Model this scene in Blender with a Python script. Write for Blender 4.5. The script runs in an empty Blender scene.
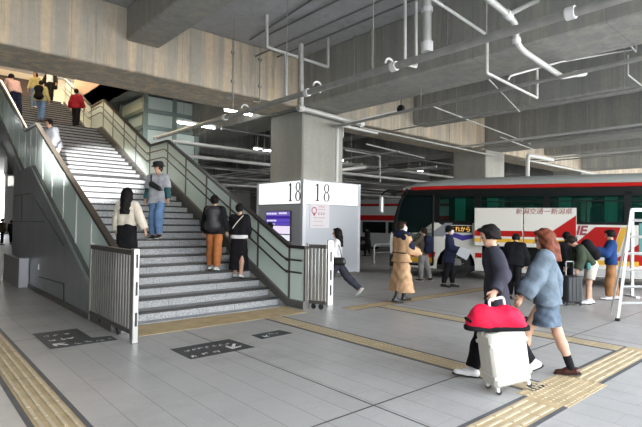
import bpy, math, random
import numpy as np
from mathutils import Vector, Matrix
random.seed(7)
PI = math.pi
sc = bpy.context.scene
COL = sc.collection

# ------------------------------------------------------------------ survey of the place
FOC = 484.4
CXY = (321.0, 213.5)
va = np.array([551, 17.5, FOC]); vb = np.array([-426, 3.5, FOC])
va /= np.linalg.norm(va); vb /= np.linalg.norm(vb)
vb = vb - va * (va @ vb); vb /= np.linalg.norm(vb)
vu = np.cross(va, vb)
if vu[1] > 0: vu = -vu
WM = np.array([va, vb, vu])
EYE = np.array([0, 0, 1.6])
def _ray(x, y): return WM @ np.array([x - CXY[0], y - CXY[1], FOC])
def on_z(x, y, z=0.0): d = _ray(x, y); return Vector(EYE + d * ((z - 1.6) / d[2]))
def on_x(x, y, X): d = _ray(x, y); return Vector(EYE + d * (X / d[0]))
def on_y(x, y, Y): d = _ray(x, y); return Vector(EYE + d * (Y / d[1]))

# ------------------------------------------------------------------ materials
MATS = {}
def mat(name, col, rough=0.6, metal=0.0, var=0.0, vscale=6.0, bump=0.0, bscale=40.0, emit=None, estr=1.0, spec=0.5, coat=0.0):
    if name in MATS: return MATS[name]
    m = bpy.data.materials.new(name); m.use_nodes = True
    nt = m.node_tree; b = nt.nodes['Principled BSDF']
    b.inputs['Base Color'].default_value = (*col, 1); b.inputs['Roughness'].default_value = rough
    b.inputs['Metallic'].default_value = metal; b.inputs['Specular IOR Level'].default_value = spec
    b.inputs['Coat Weight'].default_value = coat
    if emit: b.inputs['Emission Color'].default_value = (*emit, 1); b.inputs['Emission Strength'].default_value = estr
    tc = nt.nodes.new('ShaderNodeTexCoord')
    if var > 0:
        n = nt.nodes.new('ShaderNodeTexNoise'); n.inputs['Scale'].default_value = vscale; n.inputs['Detail'].default_value = 6
        nt.links.new(tc.outputs['Object'], n.inputs['Vector'])
        r = nt.nodes.new('ShaderNodeValToRGB'); r.color_ramp.elements[0].position = .3; r.color_ramp.elements[1].position = .7
        r.color_ramp.elements[0].color = (*[c * (1 - var) for c in col], 1); r.color_ramp.elements[1].color = (*[min(1, c * (1 + var)) for c in col], 1)
        nt.links.new(n.outputs['Fac'], r.inputs['Fac']); nt.links.new(r.outputs['Color'], b.inputs['Base Color'])
    if bump > 0:
        n2 = nt.nodes.new('ShaderNodeTexNoise'); n2.inputs['Scale'].default_value = bscale; n2.inputs['Detail'].default_value = 4
        nt.links.new(tc.outputs['Object'], n2.inputs['Vector'])
        bp = nt.nodes.new('ShaderNodeBump'); bp.inputs['Strength'].default_value = bump; bp.inputs['Distance'].default_value = .02
        nt.links.new(n2.outputs['Fac'], bp.inputs['Height']); nt.links.new(bp.outputs['Normal'], b.inputs['Normal'])
    MATS[name] = m; return m
def cloth(name, col, rough=.85, var=.18, bump=.25): return mat('cloth_' + name, col, rough, 0, var, 9, bump, 22, spec=.08)

class NT:
    def __init__(s, name):
        s.m = bpy.data.materials.new(name); s.m.use_nodes = True; s.n = s.m.node_tree.nodes; s.l = s.m.node_tree.links
        s.b = s.n['Principled BSDF']; s.geo = s.n.new('ShaderNodeNewGeometry'); s.pos = s.geo.outputs['Position']
    def node(s, t, **k):
        n = s.n.new(t)
        for a, v in k.items(): setattr(n, a, v)
        return n
    def link(s, a, b): s.l.new(a, b)
    def math(s, op, a, b=None, c=None):
        n = s.node('ShaderNodeMath', operation=op)
        for i, v in enumerate((a, b, c)):
            if v is None: continue
            if isinstance(v, (int, float)): n.inputs[i].default_value = v
            else: s.link(v, n.inputs[i])
        return n.outputs[0]
    def mapv(s, scale, src=None, loc=(0, 0, 0)):
        n = s.node('ShaderNodeMapping'); n.inputs['Scale'].default_value = scale; n.inputs['Location'].default_value = loc
        s.link(src or s.pos, n.inputs['Vector']); return n.outputs[0]
    def noise(s, vec, scale, detail=6, rough=.55):
        n = s.node('ShaderNodeTexNoise'); n.inputs['Scale'].default_value = scale; n.inputs['Detail'].default_value = detail
        n.inputs['Roughness'].default_value = rough; s.link(vec, n.inputs['Vector']); return n.outputs['Fac']
    def ramp(s, fac, stops):
        r = s.node('ShaderNodeValToRGB'); e = r.color_ramp.elements
        while len(e) < len(stops): e.new(.5)
        for el, (p, c) in zip(e, stops): el.position = p; el.color = (*c, 1) if len(c) == 3 else c
        s.link(fac, r.inputs['Fac']); return r.outputs['Color']
    def mix(s, fac, a, b, mode='MIX'):
        n = s.node('ShaderNodeMix', data_type='RGBA', blend_type=mode)
        for i, v in ((0, fac), (6, a), (7, b)):
            if isinstance(v, (int, float)): n.inputs[i].default_value = v
            elif isinstance(v, tuple): n.inputs[i].default_value = (*v, 1)
            else: s.link(v, n.inputs[i])
        return n.outputs[2]
    def sep(s):
        n = s.node('ShaderNodeSeparateXYZ'); s.link(s.pos, n.inputs[0]); return n.outputs
    def line(s, v, period, off, width):
        # 1 on a joint line
        a = s.math('ADD', v, 1000 * period - off); a = s.math('MODULO', a, period)
        d = s.math('MINIMUM', a, s.math('SUBTRACT', period, a))
        return s.math('LESS_THAN', d, width / 2)

def concrete(name, base, stain, dark, streak=.6, formw=(2.4, 1.2)):
    t = NT(name); x, y, z = t.sep()
    n1 = t.noise(t.mapv((1, 1, 1)), .8, 8, .6)
    c = t.ramp(n1, [(.3, tuple(v * .82 for v in base)), (.7, base)])
    n2 = t.noise(t.mapv((2.2, 2.2, .12)), 1.6, 6, .65)      # rain streaks running down
    k = t.ramp(n2, [(.45, (0, 0, 0)), (.62, (streak,) * 3)])
    c = t.mix(k, c, stain)
    n3 = t.noise(t.mapv((3.5, 3.5, .3), loc=(7, 3, 1)), 1.3, 7, .7)
    k3 = t.ramp(n3, [(.55, (0, 0, 0)), (.75, (.75,) * 3)])
    c = t.mix(k3, c, dark)
    n4 = t.noise(t.mapv((1, 1, 1), loc=(3, 9, 4)), 9, 6, .7)
    c = t.mix(t.ramp(n4, [(.35, (.25,) * 3), (.6, (0, 0, 0))]), c, tuple(v * .6 for v in base))
    j = t.math('MAXIMUM', t.line(x, formw[0], .2, .018), t.line(z, 50, .8, .018))
    j = t.math('MAXIMUM', j, t.line(y, formw[0], .4, .018))
    c = t.mix(t.math('MULTIPLY', j, .35), c, tuple(v * .35 for v in base))
    t.link(c, t.b.inputs['Base Color']); t.b.inputs['Roughness'].default_value = .8
    bp = t.node('ShaderNodeBump'); bp.inputs['Strength'].default_value = .25; bp.inputs['Distance'].default_value = .02
    t.link(n4, bp.inputs['Height']); t.link(bp.outputs['Normal'], t.b.inputs['Normal'])
    return t.m
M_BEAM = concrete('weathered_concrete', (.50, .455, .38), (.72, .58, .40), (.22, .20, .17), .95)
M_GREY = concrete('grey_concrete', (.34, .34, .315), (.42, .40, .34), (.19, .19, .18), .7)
M_SLAB = concrete('slab_concrete', (.50, .51, .52), (.40, .41, .42), (.24, .25, .26), .7, (3.6, 1.2))
M_COLUMN = concrete('column_concrete', (.42, .42, .38), (.48, .46, .40), (.33, .33, .30), .4, (50, 1.2))

def floor_mat():
    t = NT('floor_tiles'); x, y, z = t.sep()
    n = t.noise(t.pos, .5, 5, .6); c = t.ramp(n, [(.3, (.36, .35, .335)), (.7, (.43, .42, .405))])
    # each tile slightly different
    fx = t.math('FLOOR', t.math('DIVIDE', t.math('SUBTRACT', x, 1.45 - 30), .3)); fy = t.math('FLOOR', t.math('DIVIDE', t.math('SUBTRACT', y, -30 + .5), 1.2))
    cb = t.node('ShaderNodeCombineXYZ'); t.link(fx, cb.inputs[0]); t.link(fy, cb.inputs[1])
    wn = t.node('ShaderNodeTexWhiteNoise'); t.link(cb.outputs[0], wn.inputs['Vector'])
    c = t.mix(t.math('MULTIPLY', wn.outputs['Value'], .16), c, (.22, .22, .215))
    sp = t.noise(t.pos, 60, 3, .6); c = t.mix(t.ramp(sp, [(.4, (.25,) * 3), (.6, (0, 0, 0))]), c, (.24, .24, .235))
    st = t.noise(t.mapv((1, 1, 1), loc=(5, 2, 0)), 1.1, 8, .7); c = t.mix(t.ramp(st, [(.52, (0, 0, 0)), (.72, (.35,) * 3)]), c, (.2, .195, .185))
    odd = t.math('GREATER_THAN', t.math('MODULO', t.math('ADD', fx, 1000), 2.), .5)
    yo = t.math('ADD', y, t.math('MULTIPLY', odd, .45))
    j = t.math('MAXIMUM', t.line(x, .3, 1.45, .008), t.math('MULTIPLY', t.line(yo, .9, .5, .007), .45))
    c = t.mix(t.math('MULTIPLY', j, .6), c, (.1, .1, .095))
    e = t.math('MAXIMUM', t.line(x, 4.5, 3.21, .02), t.line(y, 4.5, 2.91, .02))
    c = t.mix(e, c, (.045, .04, .035))
    t.link(c, t.b.inputs['Base Color'])
    r = t.ramp(st, [(.3, (.34,) * 3), (.7, (.5,) * 3)]); t.link(r, t.b.inputs['Roughness'])
    bp = t.node('ShaderNodeBump'); bp.inputs['Strength'].default_value = .15; bp.inputs['Distance'].default_value = .003
    t.link(sp, bp.inputs['Height']); t.link(bp.outputs['Normal'], t.b.inputs['Normal'])
    return t.m
M_FLOOR = floor_mat()
def granite(name, c0, c1, c2, rough):
    t = NT(name); n = t.noise(t.pos, 45, 6, .75)
    c = t.ramp(n, [(.36, c0), (.5, c1), (.62, c2)])
    st = t.noise(t.mapv((1, 1, 3)), 2.5, 6, .7); c = t.mix(t.ramp(st, [(.5, (0, 0, 0)), (.75, (.45,) * 3)]), c, c0)
    x, y, z = t.sep(); c = t.mix(t.math('MULTIPLY', t.line(x, 1.1, 3.55, .008), .7), c, (.05, .05, .05))
    t.link(c, t.b.inputs['Base Color']); t.b.inputs['Roughness'].default_value = rough
    return t.m
M_RISER = granite('granite_riser', (.15, .16, .17), (.29, .30, .31), (.42, .43, .45), .45)
M_TREAD = granite('granite_tread', (.09, .09, .09), (.14, .14, .14), (.2, .2, .2), .35)
M_NOSE = mat('black_nosing', (.015, .015, .016), .5)
M_YEL = mat('tactile_yellow', (.42, .32, .18), .6, var=.2, vscale=4, bump=.1)
M_YELB = mat('tactile_bump_yellow', (.50, .42, .29), .55, var=.1)
M_DKST = mat('dark_stone_border', (.075, .078, .085), .6, var=.2)
M_STEEL = mat('brushed_steel', (.55, .55, .54), .32, .9, var=.1, vscale=3)
M_STEELD = mat('dark_steel', (.16, .15, .14), .4, .6)
M_RAIL = mat('dark_rail', (.035, .034, .033), .35, .3)
M_CAP = mat('brown_grey_rail_cap', (.15, .148, .14), .4, .4)
M_PIPE = mat('white_pipe', (.62, .62, .60), .4, .2)
M_PIPEG = mat('galvanised_pipe', (.40, .40, .38), .4, .5, var=.15)
M_PIPED = mat('grey_conduit', (.2, .2, .2), .5, .4)
M_WHITE = mat('white_paint', (.75, .75, .75), .4)
M_BLACK = mat('black_plastic', (.012, .012, .013), .45)
M_RUBBER = mat('rubber', (.02, .02, .02), .8)
def panel_mat():
    t = NT('grey_metal_panel'); n = t.noise(t.mapv((.2, .6, .3)), 2, 5, .6)
    t.link(t.ramp(n, [(.3, (.22, .24, .26)), (.7, (.34, .36, .38))]), t.b.inputs['Base Color'])
    t.b.inputs['Metallic'].default_value = .3; t.b.inputs['Roughness'].default_value = .3
    return t.m
M_PANEL = panel_mat()
M_BOX = mat('light_metal_cladding', (.50, .53, .58), .4, .35)
M_BOXD = mat('cladding_trim', (.36, .38, .42), .4, .4)
def glassm(name, tint, alpha, rough=.05, spec=.3):
    m = bpy.data.materials.new(name); m.use_nodes = True; nt = m.node_tree; b = nt.nodes['Principled BSDF']; o = nt.nodes['Material Output']
    b.inputs['Base Color'].default_value = (*tint, 1); b.inputs['Roughness'].default_value = rough; b.inputs['Specular IOR Level'].default_value = spec
    tr = nt.nodes.new('ShaderNodeBsdfTransparent'); tr.inputs['Color'].default_value = (.6, .85, .78, 1)
    mx = nt.nodes.new('ShaderNodeMixShader'); mx.inputs[0].default_value = alpha
    nt.links.new(tr.outputs[0], mx.inputs[1]); nt.links.new(b.outputs[0], mx.inputs[2]); nt.links.new(mx.outputs[0], o.inputs[0])
    return m
M_FROST = glassm('frosted_green_glass', (.85, .97, .93), .84, .3)
M_BUSGL = glassm('bus_window_glass', (.003, .016, .013), .42, .04, .1)
M_SHIELD = glassm('windscreen_glass', (.004, .010, .010), .88, .06, .1)

# ------------------------------------------------------------------ mesh helpers
def tag(o, label=None, cat=None, group=None, kind=None):
    if label: o['label'] = label
    if cat: o['category'] = cat
    if group: o['group'] = group
    if kind: o['kind'] = kind
    return o
def empty(name, loc=(0, 0, 0), rz=0):
    o = bpy.data.objects.new(name, None); o.location = loc; o.rotation_euler = (0, 0, rz); o.empty_display_size = .1
    COL.objects.link(o); return o
class MB:
    def __init__(s): s.v = []; s.f = []; s.mi = []
    def add(s, vs, fs, mi=0):
        b = len(s.v); s.v += [tuple(v) for v in vs]; s.f += [tuple(i + b for i in f) for f in fs]; s.mi += [mi] * len(fs); return s
    def box(s, x0, y0, z0, x1, y1, z1, mi=0, mtx=None):
        vs = [(x, y, z) for z in (z0, z1) for y in (y0, y1) for x in (x0, x1)]
        if mtx: vs = [mtx @ Vector(v) for v in vs]
        return s.add(vs, [(0, 2, 3, 1), (4, 5, 7, 6), (0, 1, 5, 4), (2, 6, 7, 3), (0, 4, 6, 2), (1, 3, 7, 5)], mi)
    def bbox(s, x0, y0, z0, x1, y1, z1, b=.01, mi=0, mtx=None):   # chamfered box
        xs = (x0, x0 + b, x1 - b, x1); ys = (y0, y0 + b, y1 - b, y1); zs = (z0, z0 + b, z1 - b, z1); vs = []; idx = {}
        for i in range(4):
            for j in range(4):
                for k in range(4):
                    if sum(1 for q in (i, j, k) if q in (0, 3)) == 1: idx[(i, j, k)] = len(vs); vs.append(Vector((xs[i], ys[j], zs[k])))
        if mtx: vs = [mtx @ v for v in vs]
        I = idx; fs = []
        for e in (0, 3):
            fs.append([I[(e, 1, 1)], I[(e, 2, 1)], I[(e, 2, 2)], I[(e, 1, 2)]]); fs.append([I[(1, e, 1)], I[(1, e, 2)], I[(2, e, 2)], I[(2, e, 1)]])
            fs.append([I[(1, 1, e)], I[(2, 1, e)], I[(2, 2, e)], I[(1, 2, e)]])
        n = {0: 1, 3: 2}
        for a in (0, 3):
            for c in (0, 3):
                fs.append([I[(a, n[c], 1)], I[(a, n[c], 2)], I[(n[a], c, 2)], I[(n[a], c, 1)]])
                fs.append([I[(a, 1, n[c])], I[(a, 2, n[c])], I[(n[a], 2, c)], I[(n[a], 1, c)]])
                fs.append([I[(1, a, n[c])], I[(2, a, n[c])], I[(2, n[a], c)], I[(1, n[a], c)]])
                for d in (0, 3): fs.append([I[(a, n[c], n[d])], I[(n[a], c, n[d])], I[(n[a], n[c], d)]])
        return s.add(vs, fs, mi)
    def tube(s, pts, r, seg=10, mi=0, cap=True, round_r=0):
        pts = [Vector(p) for p in pts]
        if round_r:
            q = [pts[0]]
            for i in range(1, len(pts) - 1):
                a, b, c = pts[i - 1], pts[i], pts[i + 1]; d1 = (a - b); d2 = (c - b); rr = min(round_r, d1.length * .45, d2.length * .45)
                p1 = b + d1.normalized() * rr; p2 = b + d2.normalized() * rr
                for k in range(5): t = k / 4; q.append(p1 * (1 - t) ** 2 + b * 2 * t * (1 - t) + p2 * t * t)
            q.append(pts[-1]); pts = q
        rs = r if isinstance(r, (list, tuple)) else [r] * len(pts)
        vs = []; n0 = None
        for i, p in enumerate(pts):
            d = (pts[min(i + 1, len(pts) - 1)] - pts[max(i - 1, 0)]).normalized()
            if n0 is None:
                n0 = d.cross(Vector((0, 0, 1)))
                if n0.length < .1: n0 = d.cross(Vector((1, 0, 0)))
            n0 = (n0 - d * n0.dot(d)).normalized(); b = d.cross(n0)
            for k in range(seg): a = 2 * PI * k / seg; vs.append(p + (n0 * math.cos(a) + b * math.sin(a)) * rs[i])
        fs = [(i * seg + k, i * seg + (k + 1) % seg, (i + 1) * seg + (k + 1) % seg, (i + 1) * seg + k) for i in range(len(pts) - 1) for k in range(seg)]
        if cap: fs.append(tuple(range(seg))[::-1]); fs.append(tuple((len(pts) - 1) * seg + k for k in range(seg)))
        return s.add(vs, fs, mi)
    def prism(s, poly, mtx, h, mi=0):    # poly in local xy extruded +z by h then mtx
        n = len(poly); vs = [mtx @ Vector((x, y, 0)) for x, y in poly] + [mtx @ Vector((x, y, h)) for x, y in poly]
        fs = [tuple(range(n))[::-1], tuple(range(n, 2 * n))] + [(i, (i + 1) % n, (i + 1) % n + n, i + n) for i in range(n)]
        return s.add(vs, fs, mi)
    def lathe(s, prof, c=(0, 0, 0), seg=20, mtx=None, mi=0):
        vs = []; fs = []
        for r, z in prof:
            for k in range(seg):
                a = 2 * PI * k / seg; v = Vector((r * math.cos(a), r * math.sin(a), z)); v = (mtx @ v) if mtx else v
                vs.append(v + Vector(c))
        for i in range(len(prof) - 1):
            for k in range(seg): fs.append((i * seg + k, i * seg + (k + 1) % seg, (i + 1) * seg + (k + 1) % seg, (i + 1) * seg + k))
        fs.append(tuple(range(seg))[::-1]); fs.append(tuple((len(prof) - 1) * seg + k for k in range(seg)))
        return s.add(vs, fs, mi)
    def build(s, name, mats, parent=None, smooth=False, loc=None, rz=0):
        me = bpy.data.meshes.new(name); me.from_pydata([tuple(v) for v in s.v], [], s.f)
        if not isinstance(mats, (list, tuple)): mats = [mats]
        for m in mats: me.materials.append(m)
        if len(mats) > 1:
            for p, i in zip(me.polygons, s.mi): p.material_index = i
        me.update()
        import bmesh
        bm = bmesh.new(); bm.from_mesh(me); bmesh.ops.recalc_face_normals(bm, faces=bm.faces); bm.to_mesh(me); bm.free()
        if smooth:
            for p in me.polygons: p.use_smooth = True
            me.set_sharp_from_angle(angle=math.radians(40))
        o = bpy.data.objects.new(name, me); COL.objects.link(o)
        if parent: o.parent = parent
        if loc is not None: o.location = loc
        if rz: o.rotation_euler = (0, 0, rz)
        return o
def cbox(name, m, x0, y0, z0, x1, y1, z1, parent=None, b=0, origin=None):
    mb = MB()
    (mb.bbox(x0, y0, z0, x1, y1, z1, b) if b else mb.box(x0, y0, z0, x1, y1, z1)); return mb.build(name, m, parent)
def struct(o, label=None): o['kind'] = 'structure'; 
def text_mesh(txt, size, depth=.004, font=None, bold=0.0):
    c = bpy.data.curves.new('txt', 'FONT'); c.body = txt; c.size = size; c.extrude = depth; c.offset = bold; c.resolution_u = 3
    o = bpy.data.objects.new('txt', c); COL.objects.link(o); dg = bpy.context.evaluated_depsgraph_get(); dg.update()
    me = bpy.data.meshes.new_from_object(o.evaluated_get(dg)); vs = [v.co.copy() for v in me.vertices]; fs = [tuple(p.vertices) for p in me.polygons]
    bpy.data.objects.remove(o); bpy.data.curves.remove(c); bpy.data.meshes.remove(me); return vs, fs

# ------------------------------------------------------------------ implicit surfaces (bodies, clothes, bags)
def V3(*a): return np.array(a, float)
def pr(a, b, ra, rb=None, fl=None, cuts=(), k=.02):
    return dict(a=np.array(a, float), b=np.array(b, float), ra=ra, rb=ra if rb is None else rb, fl=fl, cuts=cuts, k=k)
def _dist(P, q):
    a, b = q['a'], q['b']; p = P - a; ab = b - a; fsc = 1.
    if q['fl'] is not None:
        f = np.array(q['fl'][0], float); f /= np.linalg.norm(f); sfl = q['fl'][1]
        p = p + (sfl - 1) * (p @ f)[..., None] * f; ab = ab + (sfl - 1) * (ab @ f) * f
    L = ab @ ab
    t = np.clip((p @ ab) / L, 0, 1) if L > 1e-9 else np.zeros(p.shape[:-1])
    d = np.linalg.norm(p - t[..., None] * ab, axis=-1) - (q['ra'] + (q['rb'] - q['ra']) * t)
    for c, n in q['cuts']:
        n = np.array(n, float); n = n / np.linalg.norm(n); d = np.maximum(d, (P - np.array(c)) @ n)
    return d
def sdf_geo(prims, res, sub=(), cuts=(), noise=0, nfreq=9, seed=0):
    lo = np.min([np.minimum(q['a'] - q['ra'], q['b'] - q['rb']) for q in prims], 0) - 3 * res
    hi = np.max([np.maximum(q['a'] + q['ra'], q['b'] + q['rb']) for q in prims], 0) + 3 * res
    n = np.ceil((hi - lo) / res).astype(int) + 1
    ax = [lo[i] + res * np.arange(n[i]) for i in range(3)]
    F = np.full(n, .2)
    for q in prims:
        m = .06 + q['k']
        l2 = np.minimum(q['a'] - q['ra'], q['b'] - q['rb']) - m; h2 = np.maximum(q['a'] + q['ra'], q['b'] + q['rb']) + m
        i0 = np.clip(((l2 - lo) / res).astype(int), 0, n - 1); i1 = np.clip(((h2 - lo) / res).astype(int) + 2, 1, n)
        sl = tuple(slice(i0[i], i1[i]) for i in range(3))
        P = np.stack(np.meshgrid(*[ax[i][sl[i]] for i in range(3)], indexing='ij'), -1)
        d = _dist(P, q); f = F[sl]; k = q['k']
        h = np.maximum(k - np.abs(f - d), 0) / k; F[sl] = np.minimum(f, d) - h * h * k / 4
    G = None
    if noise or sub or cuts: G = np.stack(np.meshgrid(*ax, indexing='ij'), -1)
    if noise:
        x, y, z = G[..., 0] * nfreq, G[..., 1] * nfreq, G[..., 2] * nfreq
        F = F + noise * (np.sin(1.3 * x + 2.1 * z + 1.7 * np.sin(1.9 * y + seed)) * .5 + np.sin(2.7 * z - 1.4 * y + 2.3 * np.sin(1.1 * x + seed * 2)) * .5)
    for q in sub: F = np.maximum(F, -_dist(G, q))
    for c, nn in cuts:
        nn = np.array(nn, float); nn /= np.linalg.norm(nn); F = np.maximum(F, (G - np.array(c)) @ nn)
    # surface nets
    S = F < 0
    s8 = np.zeros(n - 1, int)
    for i in (0, 1):
        for j in (0, 1):
            for k in (0, 1): s8 += S[i:n[0] - 1 + i, j:n[1] - 1 + j, k:n[2] - 1 + k]
    act = (s8 > 0) & (s8 < 8); ids = -np.ones(n - 1, int); cells = np.argwhere(act)
    if len(cells) == 0: return [], []
    ids[act] = np.arange(len(cells))
    acc = np.zeros((len(cells), 3)); cnt = np.zeros(len(cells))
    cor = [(i, j, k) for i in (0, 1) for j in (0, 1) for k in (0, 1)]
    for a in cor:
        for axn in range(3):
            if a[axn]: continue
            b = list(a); b[axn] = 1
            A = cells + np.array(a); B = cells + np.array(b)
            fa = F[A[:, 0], A[:, 1], A[:, 2]]; fb = F[B[:, 0], B[:, 1], B[:, 2]]
            cr = (fa < 0) != (fb < 0); t = np.where(cr, fa / np.where(cr, fa - fb, 1), 0)
            p = np.tile(np.array(a, float), (len(cells), 1)); p[:, axn] += t
            acc[cr] += p[cr]; cnt[cr] += 1
    V = lo + res * (cells + acc / cnt[:, None])
    fs = []
    for axn in range(3):
        sl0 = [slice(None)] * 3; sl1 = [slice(None)] * 3; sl0[axn] = slice(0, -1); sl1[axn] = slice(1, None)
        A = S[tuple(sl0)]; B = S[tuple(sl1)]; E = np.argwhere(A != B)
        u, w = [(1, 2), (2, 0), (0, 1)][axn]
        E = E[(E[:, u] > 0) & (E[:, w] > 0) & (E[:, u] < n[u] - 1) & (E[:, w] < n[w] - 1)]
        def idx(du, dw): q = E.copy(); q[:, u] -= du; q[:, w] -= dw; return ids[q[:, 0], q[:, 1], q[:, 2]]
        Q = np.stack([idx(1, 1), idx(0, 1), idx(0, 0), idx(1, 0)], 1)
        fl = ~A[E[:, 0], E[:, 1], E[:, 2]]; Q[fl] = Q[fl][:, ::-1]; fs.append(Q[(Q >= 0).all(1)])
    return V, np.concatenate(fs)
def sdf_obj(name, m, prims, res, parent=None, S=1., loc=None, rz=0, **kw):
    V, Fc = sdf_geo(prims, res, **kw)
    me = bpy.data.meshes.new(name)
    if len(V): me.from_pydata((V * S).tolist(), [], Fc.tolist())
    me.materials.append(m); me.update()
    me.polygons.foreach_set('use_smooth', [True] * len(me.polygons))
    o = bpy.data.objects.new(name, me); COL.objects.link(o)
    if parent: o.parent = parent
    if loc is not None: o.location = loc
    if rz: o.rotation_euler = (0, 0, rz)
    return o
def Rx(a): c, s = math.cos(a), math.sin(a); return np.array([[1, 0, 0], [0, c, s], [0, -s, c]])      # +a tips up towards +y
def Rz(a): c, s = math.cos(a), math.sin(a); return np.array([[c, -s, 0], [s, c, 0], [0, 0, 1]])
def Ry(a): c, s = math.cos(a), math.sin(a); return np.array([[c, 0, s], [0, 1, 0], [-s, 0, c]])
D = math.radians
SKIN = mat('skin', (.50, .29, .20), .55, var=.06)
HAIRM = {'black': mat('black_hair', (.010, .008, .008), .62, spec=.12, bump=.3, bscale=60), 'brown': mat('brown_hair', (.13, .04, .022), .6, spec=.12, var=.3, vscale=14, bump=.3, bscale=60),
         'dark': mat('dark_brown_hair', (.022, .014, .011), .6, spec=.12, bump=.3, bscale=60)}
M_EYE = mat('eye_dark', (.02, .015, .012), .3); M_LIP = mat('lip', (.42, .17, .14), .5)
M_MASK = mat('mask_white', (.75, .77, .78), .8)

class Person:
    def __init__(s, label, loc, phi, h, res=.014, lean=0, side=0, hy=0, hp=0, tw=0,
                 legs=((8, 8, 0), (-8, 4, 0)), arms=((0, 8, 10, 0), (0, 8, 10, 0)), curl=(.5, .5), group=None, reach=None):
        # legs: (swing, knee, toe pitch) left,right ; arms: (swing, abduct, elbow, inward) left,right
        s.S = h / 1.70; s.res = res; s.loc = Vector(loc); s.rz = D(phi - 41.3); s.hpos = {}
        s.root = empty('person', s.loc, s.rz); tag(s.root, label, 'person', group)
        T = Rx(D(lean)) @ Ry(D(side)); TW = Rz(D(tw)); hip = V3(0, 0, .92)
        s.up = T @ V3(0, 0, 1)
        def tr0(v): return hip + T @ (TW @ (np.array(v, float) - hip))
        HR = Rz(D(hy)) @ Rx(D(hp)); piv = V3(0, 0, 1.50)
        def hd0(v): return tr0(piv + HR @ (np.array(v, float) - piv))
        J = {}
        for i, sd in ((0, -1), (1, 1)):
            sw, kn, toe = legs[i]
            hj = hip + V3(sd * .085, 0, -.02); kd = V3(sd * .015, math.sin(D(sw)), -math.cos(D(sw))); k = hj + kd * .42
            sh = D(sw - kn); a = k + V3(0, math.sin(sh), -math.cos(sh)) * .40
            fa = D(toe); fd = V3(sd * .10, math.cos(fa), -math.sin(fa)); fu = V3(0, math.sin(fa), math.cos(fa))
            J['L%d' % i] = [hj, k, a, fd, fu]
        low = min(min((j[2] - j[4] * .08 - j[3] * .06)[2], (j[2] - j[4] * .08 + j[3] * .17)[2]) for j in (J['L0'], J['L1']))
        off = V3(0, 0, -low)
        for i in (0, 1):
            for q in range(3): J['L%d' % i][q] = J['L%d' % i][q] + off
        s.tr = lambda v: tr0(v) + off; s.hd = lambda v: hd0(v) + off; s.Td = lambda v: T @ (TW @ np.array(v, float)); s.Hd = lambda v: T @ (TW @ (HR @ np.array(v, float)))
        s.hip = hip + off
        for i, sd in ((0, -1), (1, 1)):
            sw, ab, el, inw = arms[i]
            sh = s.tr((sd * .165, 0, 1.385))
            def dr(a, b): return s.Td(V3(sd * math.sin(D(b)), math.sin(D(a)) * math.cos(D(b)), -math.cos(D(a)) * math.cos(D(b))))
            e = sh + dr(sw, ab) * .275; fdir = dr(sw + el, ab - inw); w = e + fdir * .235
            if reach and i in reach:
                p = np.array(Vector(reach[i]) - s.loc); c, n_ = math.cos(-s.rz), math.sin(-s.rz); p = V3(c * p[0] - n_ * p[1], n_ * p[0] + c * p[1], p[2]) / s.S
                v = p - sh; L = np.linalg.norm(v); u = v / L; tgt = p - u * .075; v = tgt - sh; L = min(np.linalg.norm(v), .505); u = v / np.linalg.norm(v)
                a_ = (.275 ** 2 - .235 ** 2 + L * L) / (2 * L); hh = math.sqrt(max(.275 ** 2 - a_ * a_, 0)); bk = s.Td(V3(sd * .35, -1, 0)); bk = bk - u * (bk @ u); bk /= np.linalg.norm(bk)
                e = sh + u * a_ + bk * hh; w = sh + u * L; fdir = (w - e) / np.linalg.norm(w - e)
            J['A%d' % i] = [sh, e, w, fdir]
        s.J = J; s.curl = curl; s.body()
    def add(s, name, m, prims, parent=None, res=None, **kw): return sdf_obj(name, m, prims, res or s.res, parent or s.root, s.S, **kw)
    def torso(s, t, top=1.39, bottom=.92, flat=1.25, k=.05):
        f = (s.Td((0, 1, 0)), flat); q = []
        for sd in (-1, 1):
            q.append(pr(s.tr((sd * .065, 0, 1.06)), s.tr((sd * .062, 0, bottom)), .095 + t, .105 + t, f, k=k))
            q.append(pr(s.tr((sd * .065, 0, 1.06)), s.tr((sd * .08, .0, 1.30)), .095 + t, .10 + t, f, k=k))
        q.append(pr(s.tr((-.13, 0, top)), s.tr((.13, 0, top)), .055 + t * .8, None, k=k))
        return q
    def arm(s, i, t, frac=1., k=.03, loose=0.):
        sh, e, w, fd = s.J['A%d' % i]
        if frac <= .5:
            p = sh + (e - sh) * frac * 2; return [pr(sh, p, .052 + t, .05 + t + loose, cuts=[(p, e - sh)], k=k)]
        p = e + (w - e) * (frac - .5) * 2
        return [pr(sh, e, .052 + t, .042 + t + loose, k=k), pr(e, p, .042 + t + loose, .032 + t + loose, cuts=[(p, fd)], k=k)]
    def leg(s, i, t, frac=1., k=.03, loose=0.):
        h, kn, a, fd, fu = s.J['L%d' % i]
        if frac <= .5:
            p = h + (kn - h) * frac * 2; return [pr(h, p, .088 + t, .075 + t + loose, cuts=[(p, kn - h)], k=k)]
        p = kn + (a - kn) * (frac - .5) * 2
        return [pr(h, kn, .088 + t, .058 + t + loose, k=k), pr(kn, kn + (p - kn) * .35, .058 + t + loose, .056 + t + loose, k=k), pr(kn + (p - kn) * .3, p, .056 + t + loose, .038 + t + loose, cuts=[(p, a - kn)], k=k)]
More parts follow.
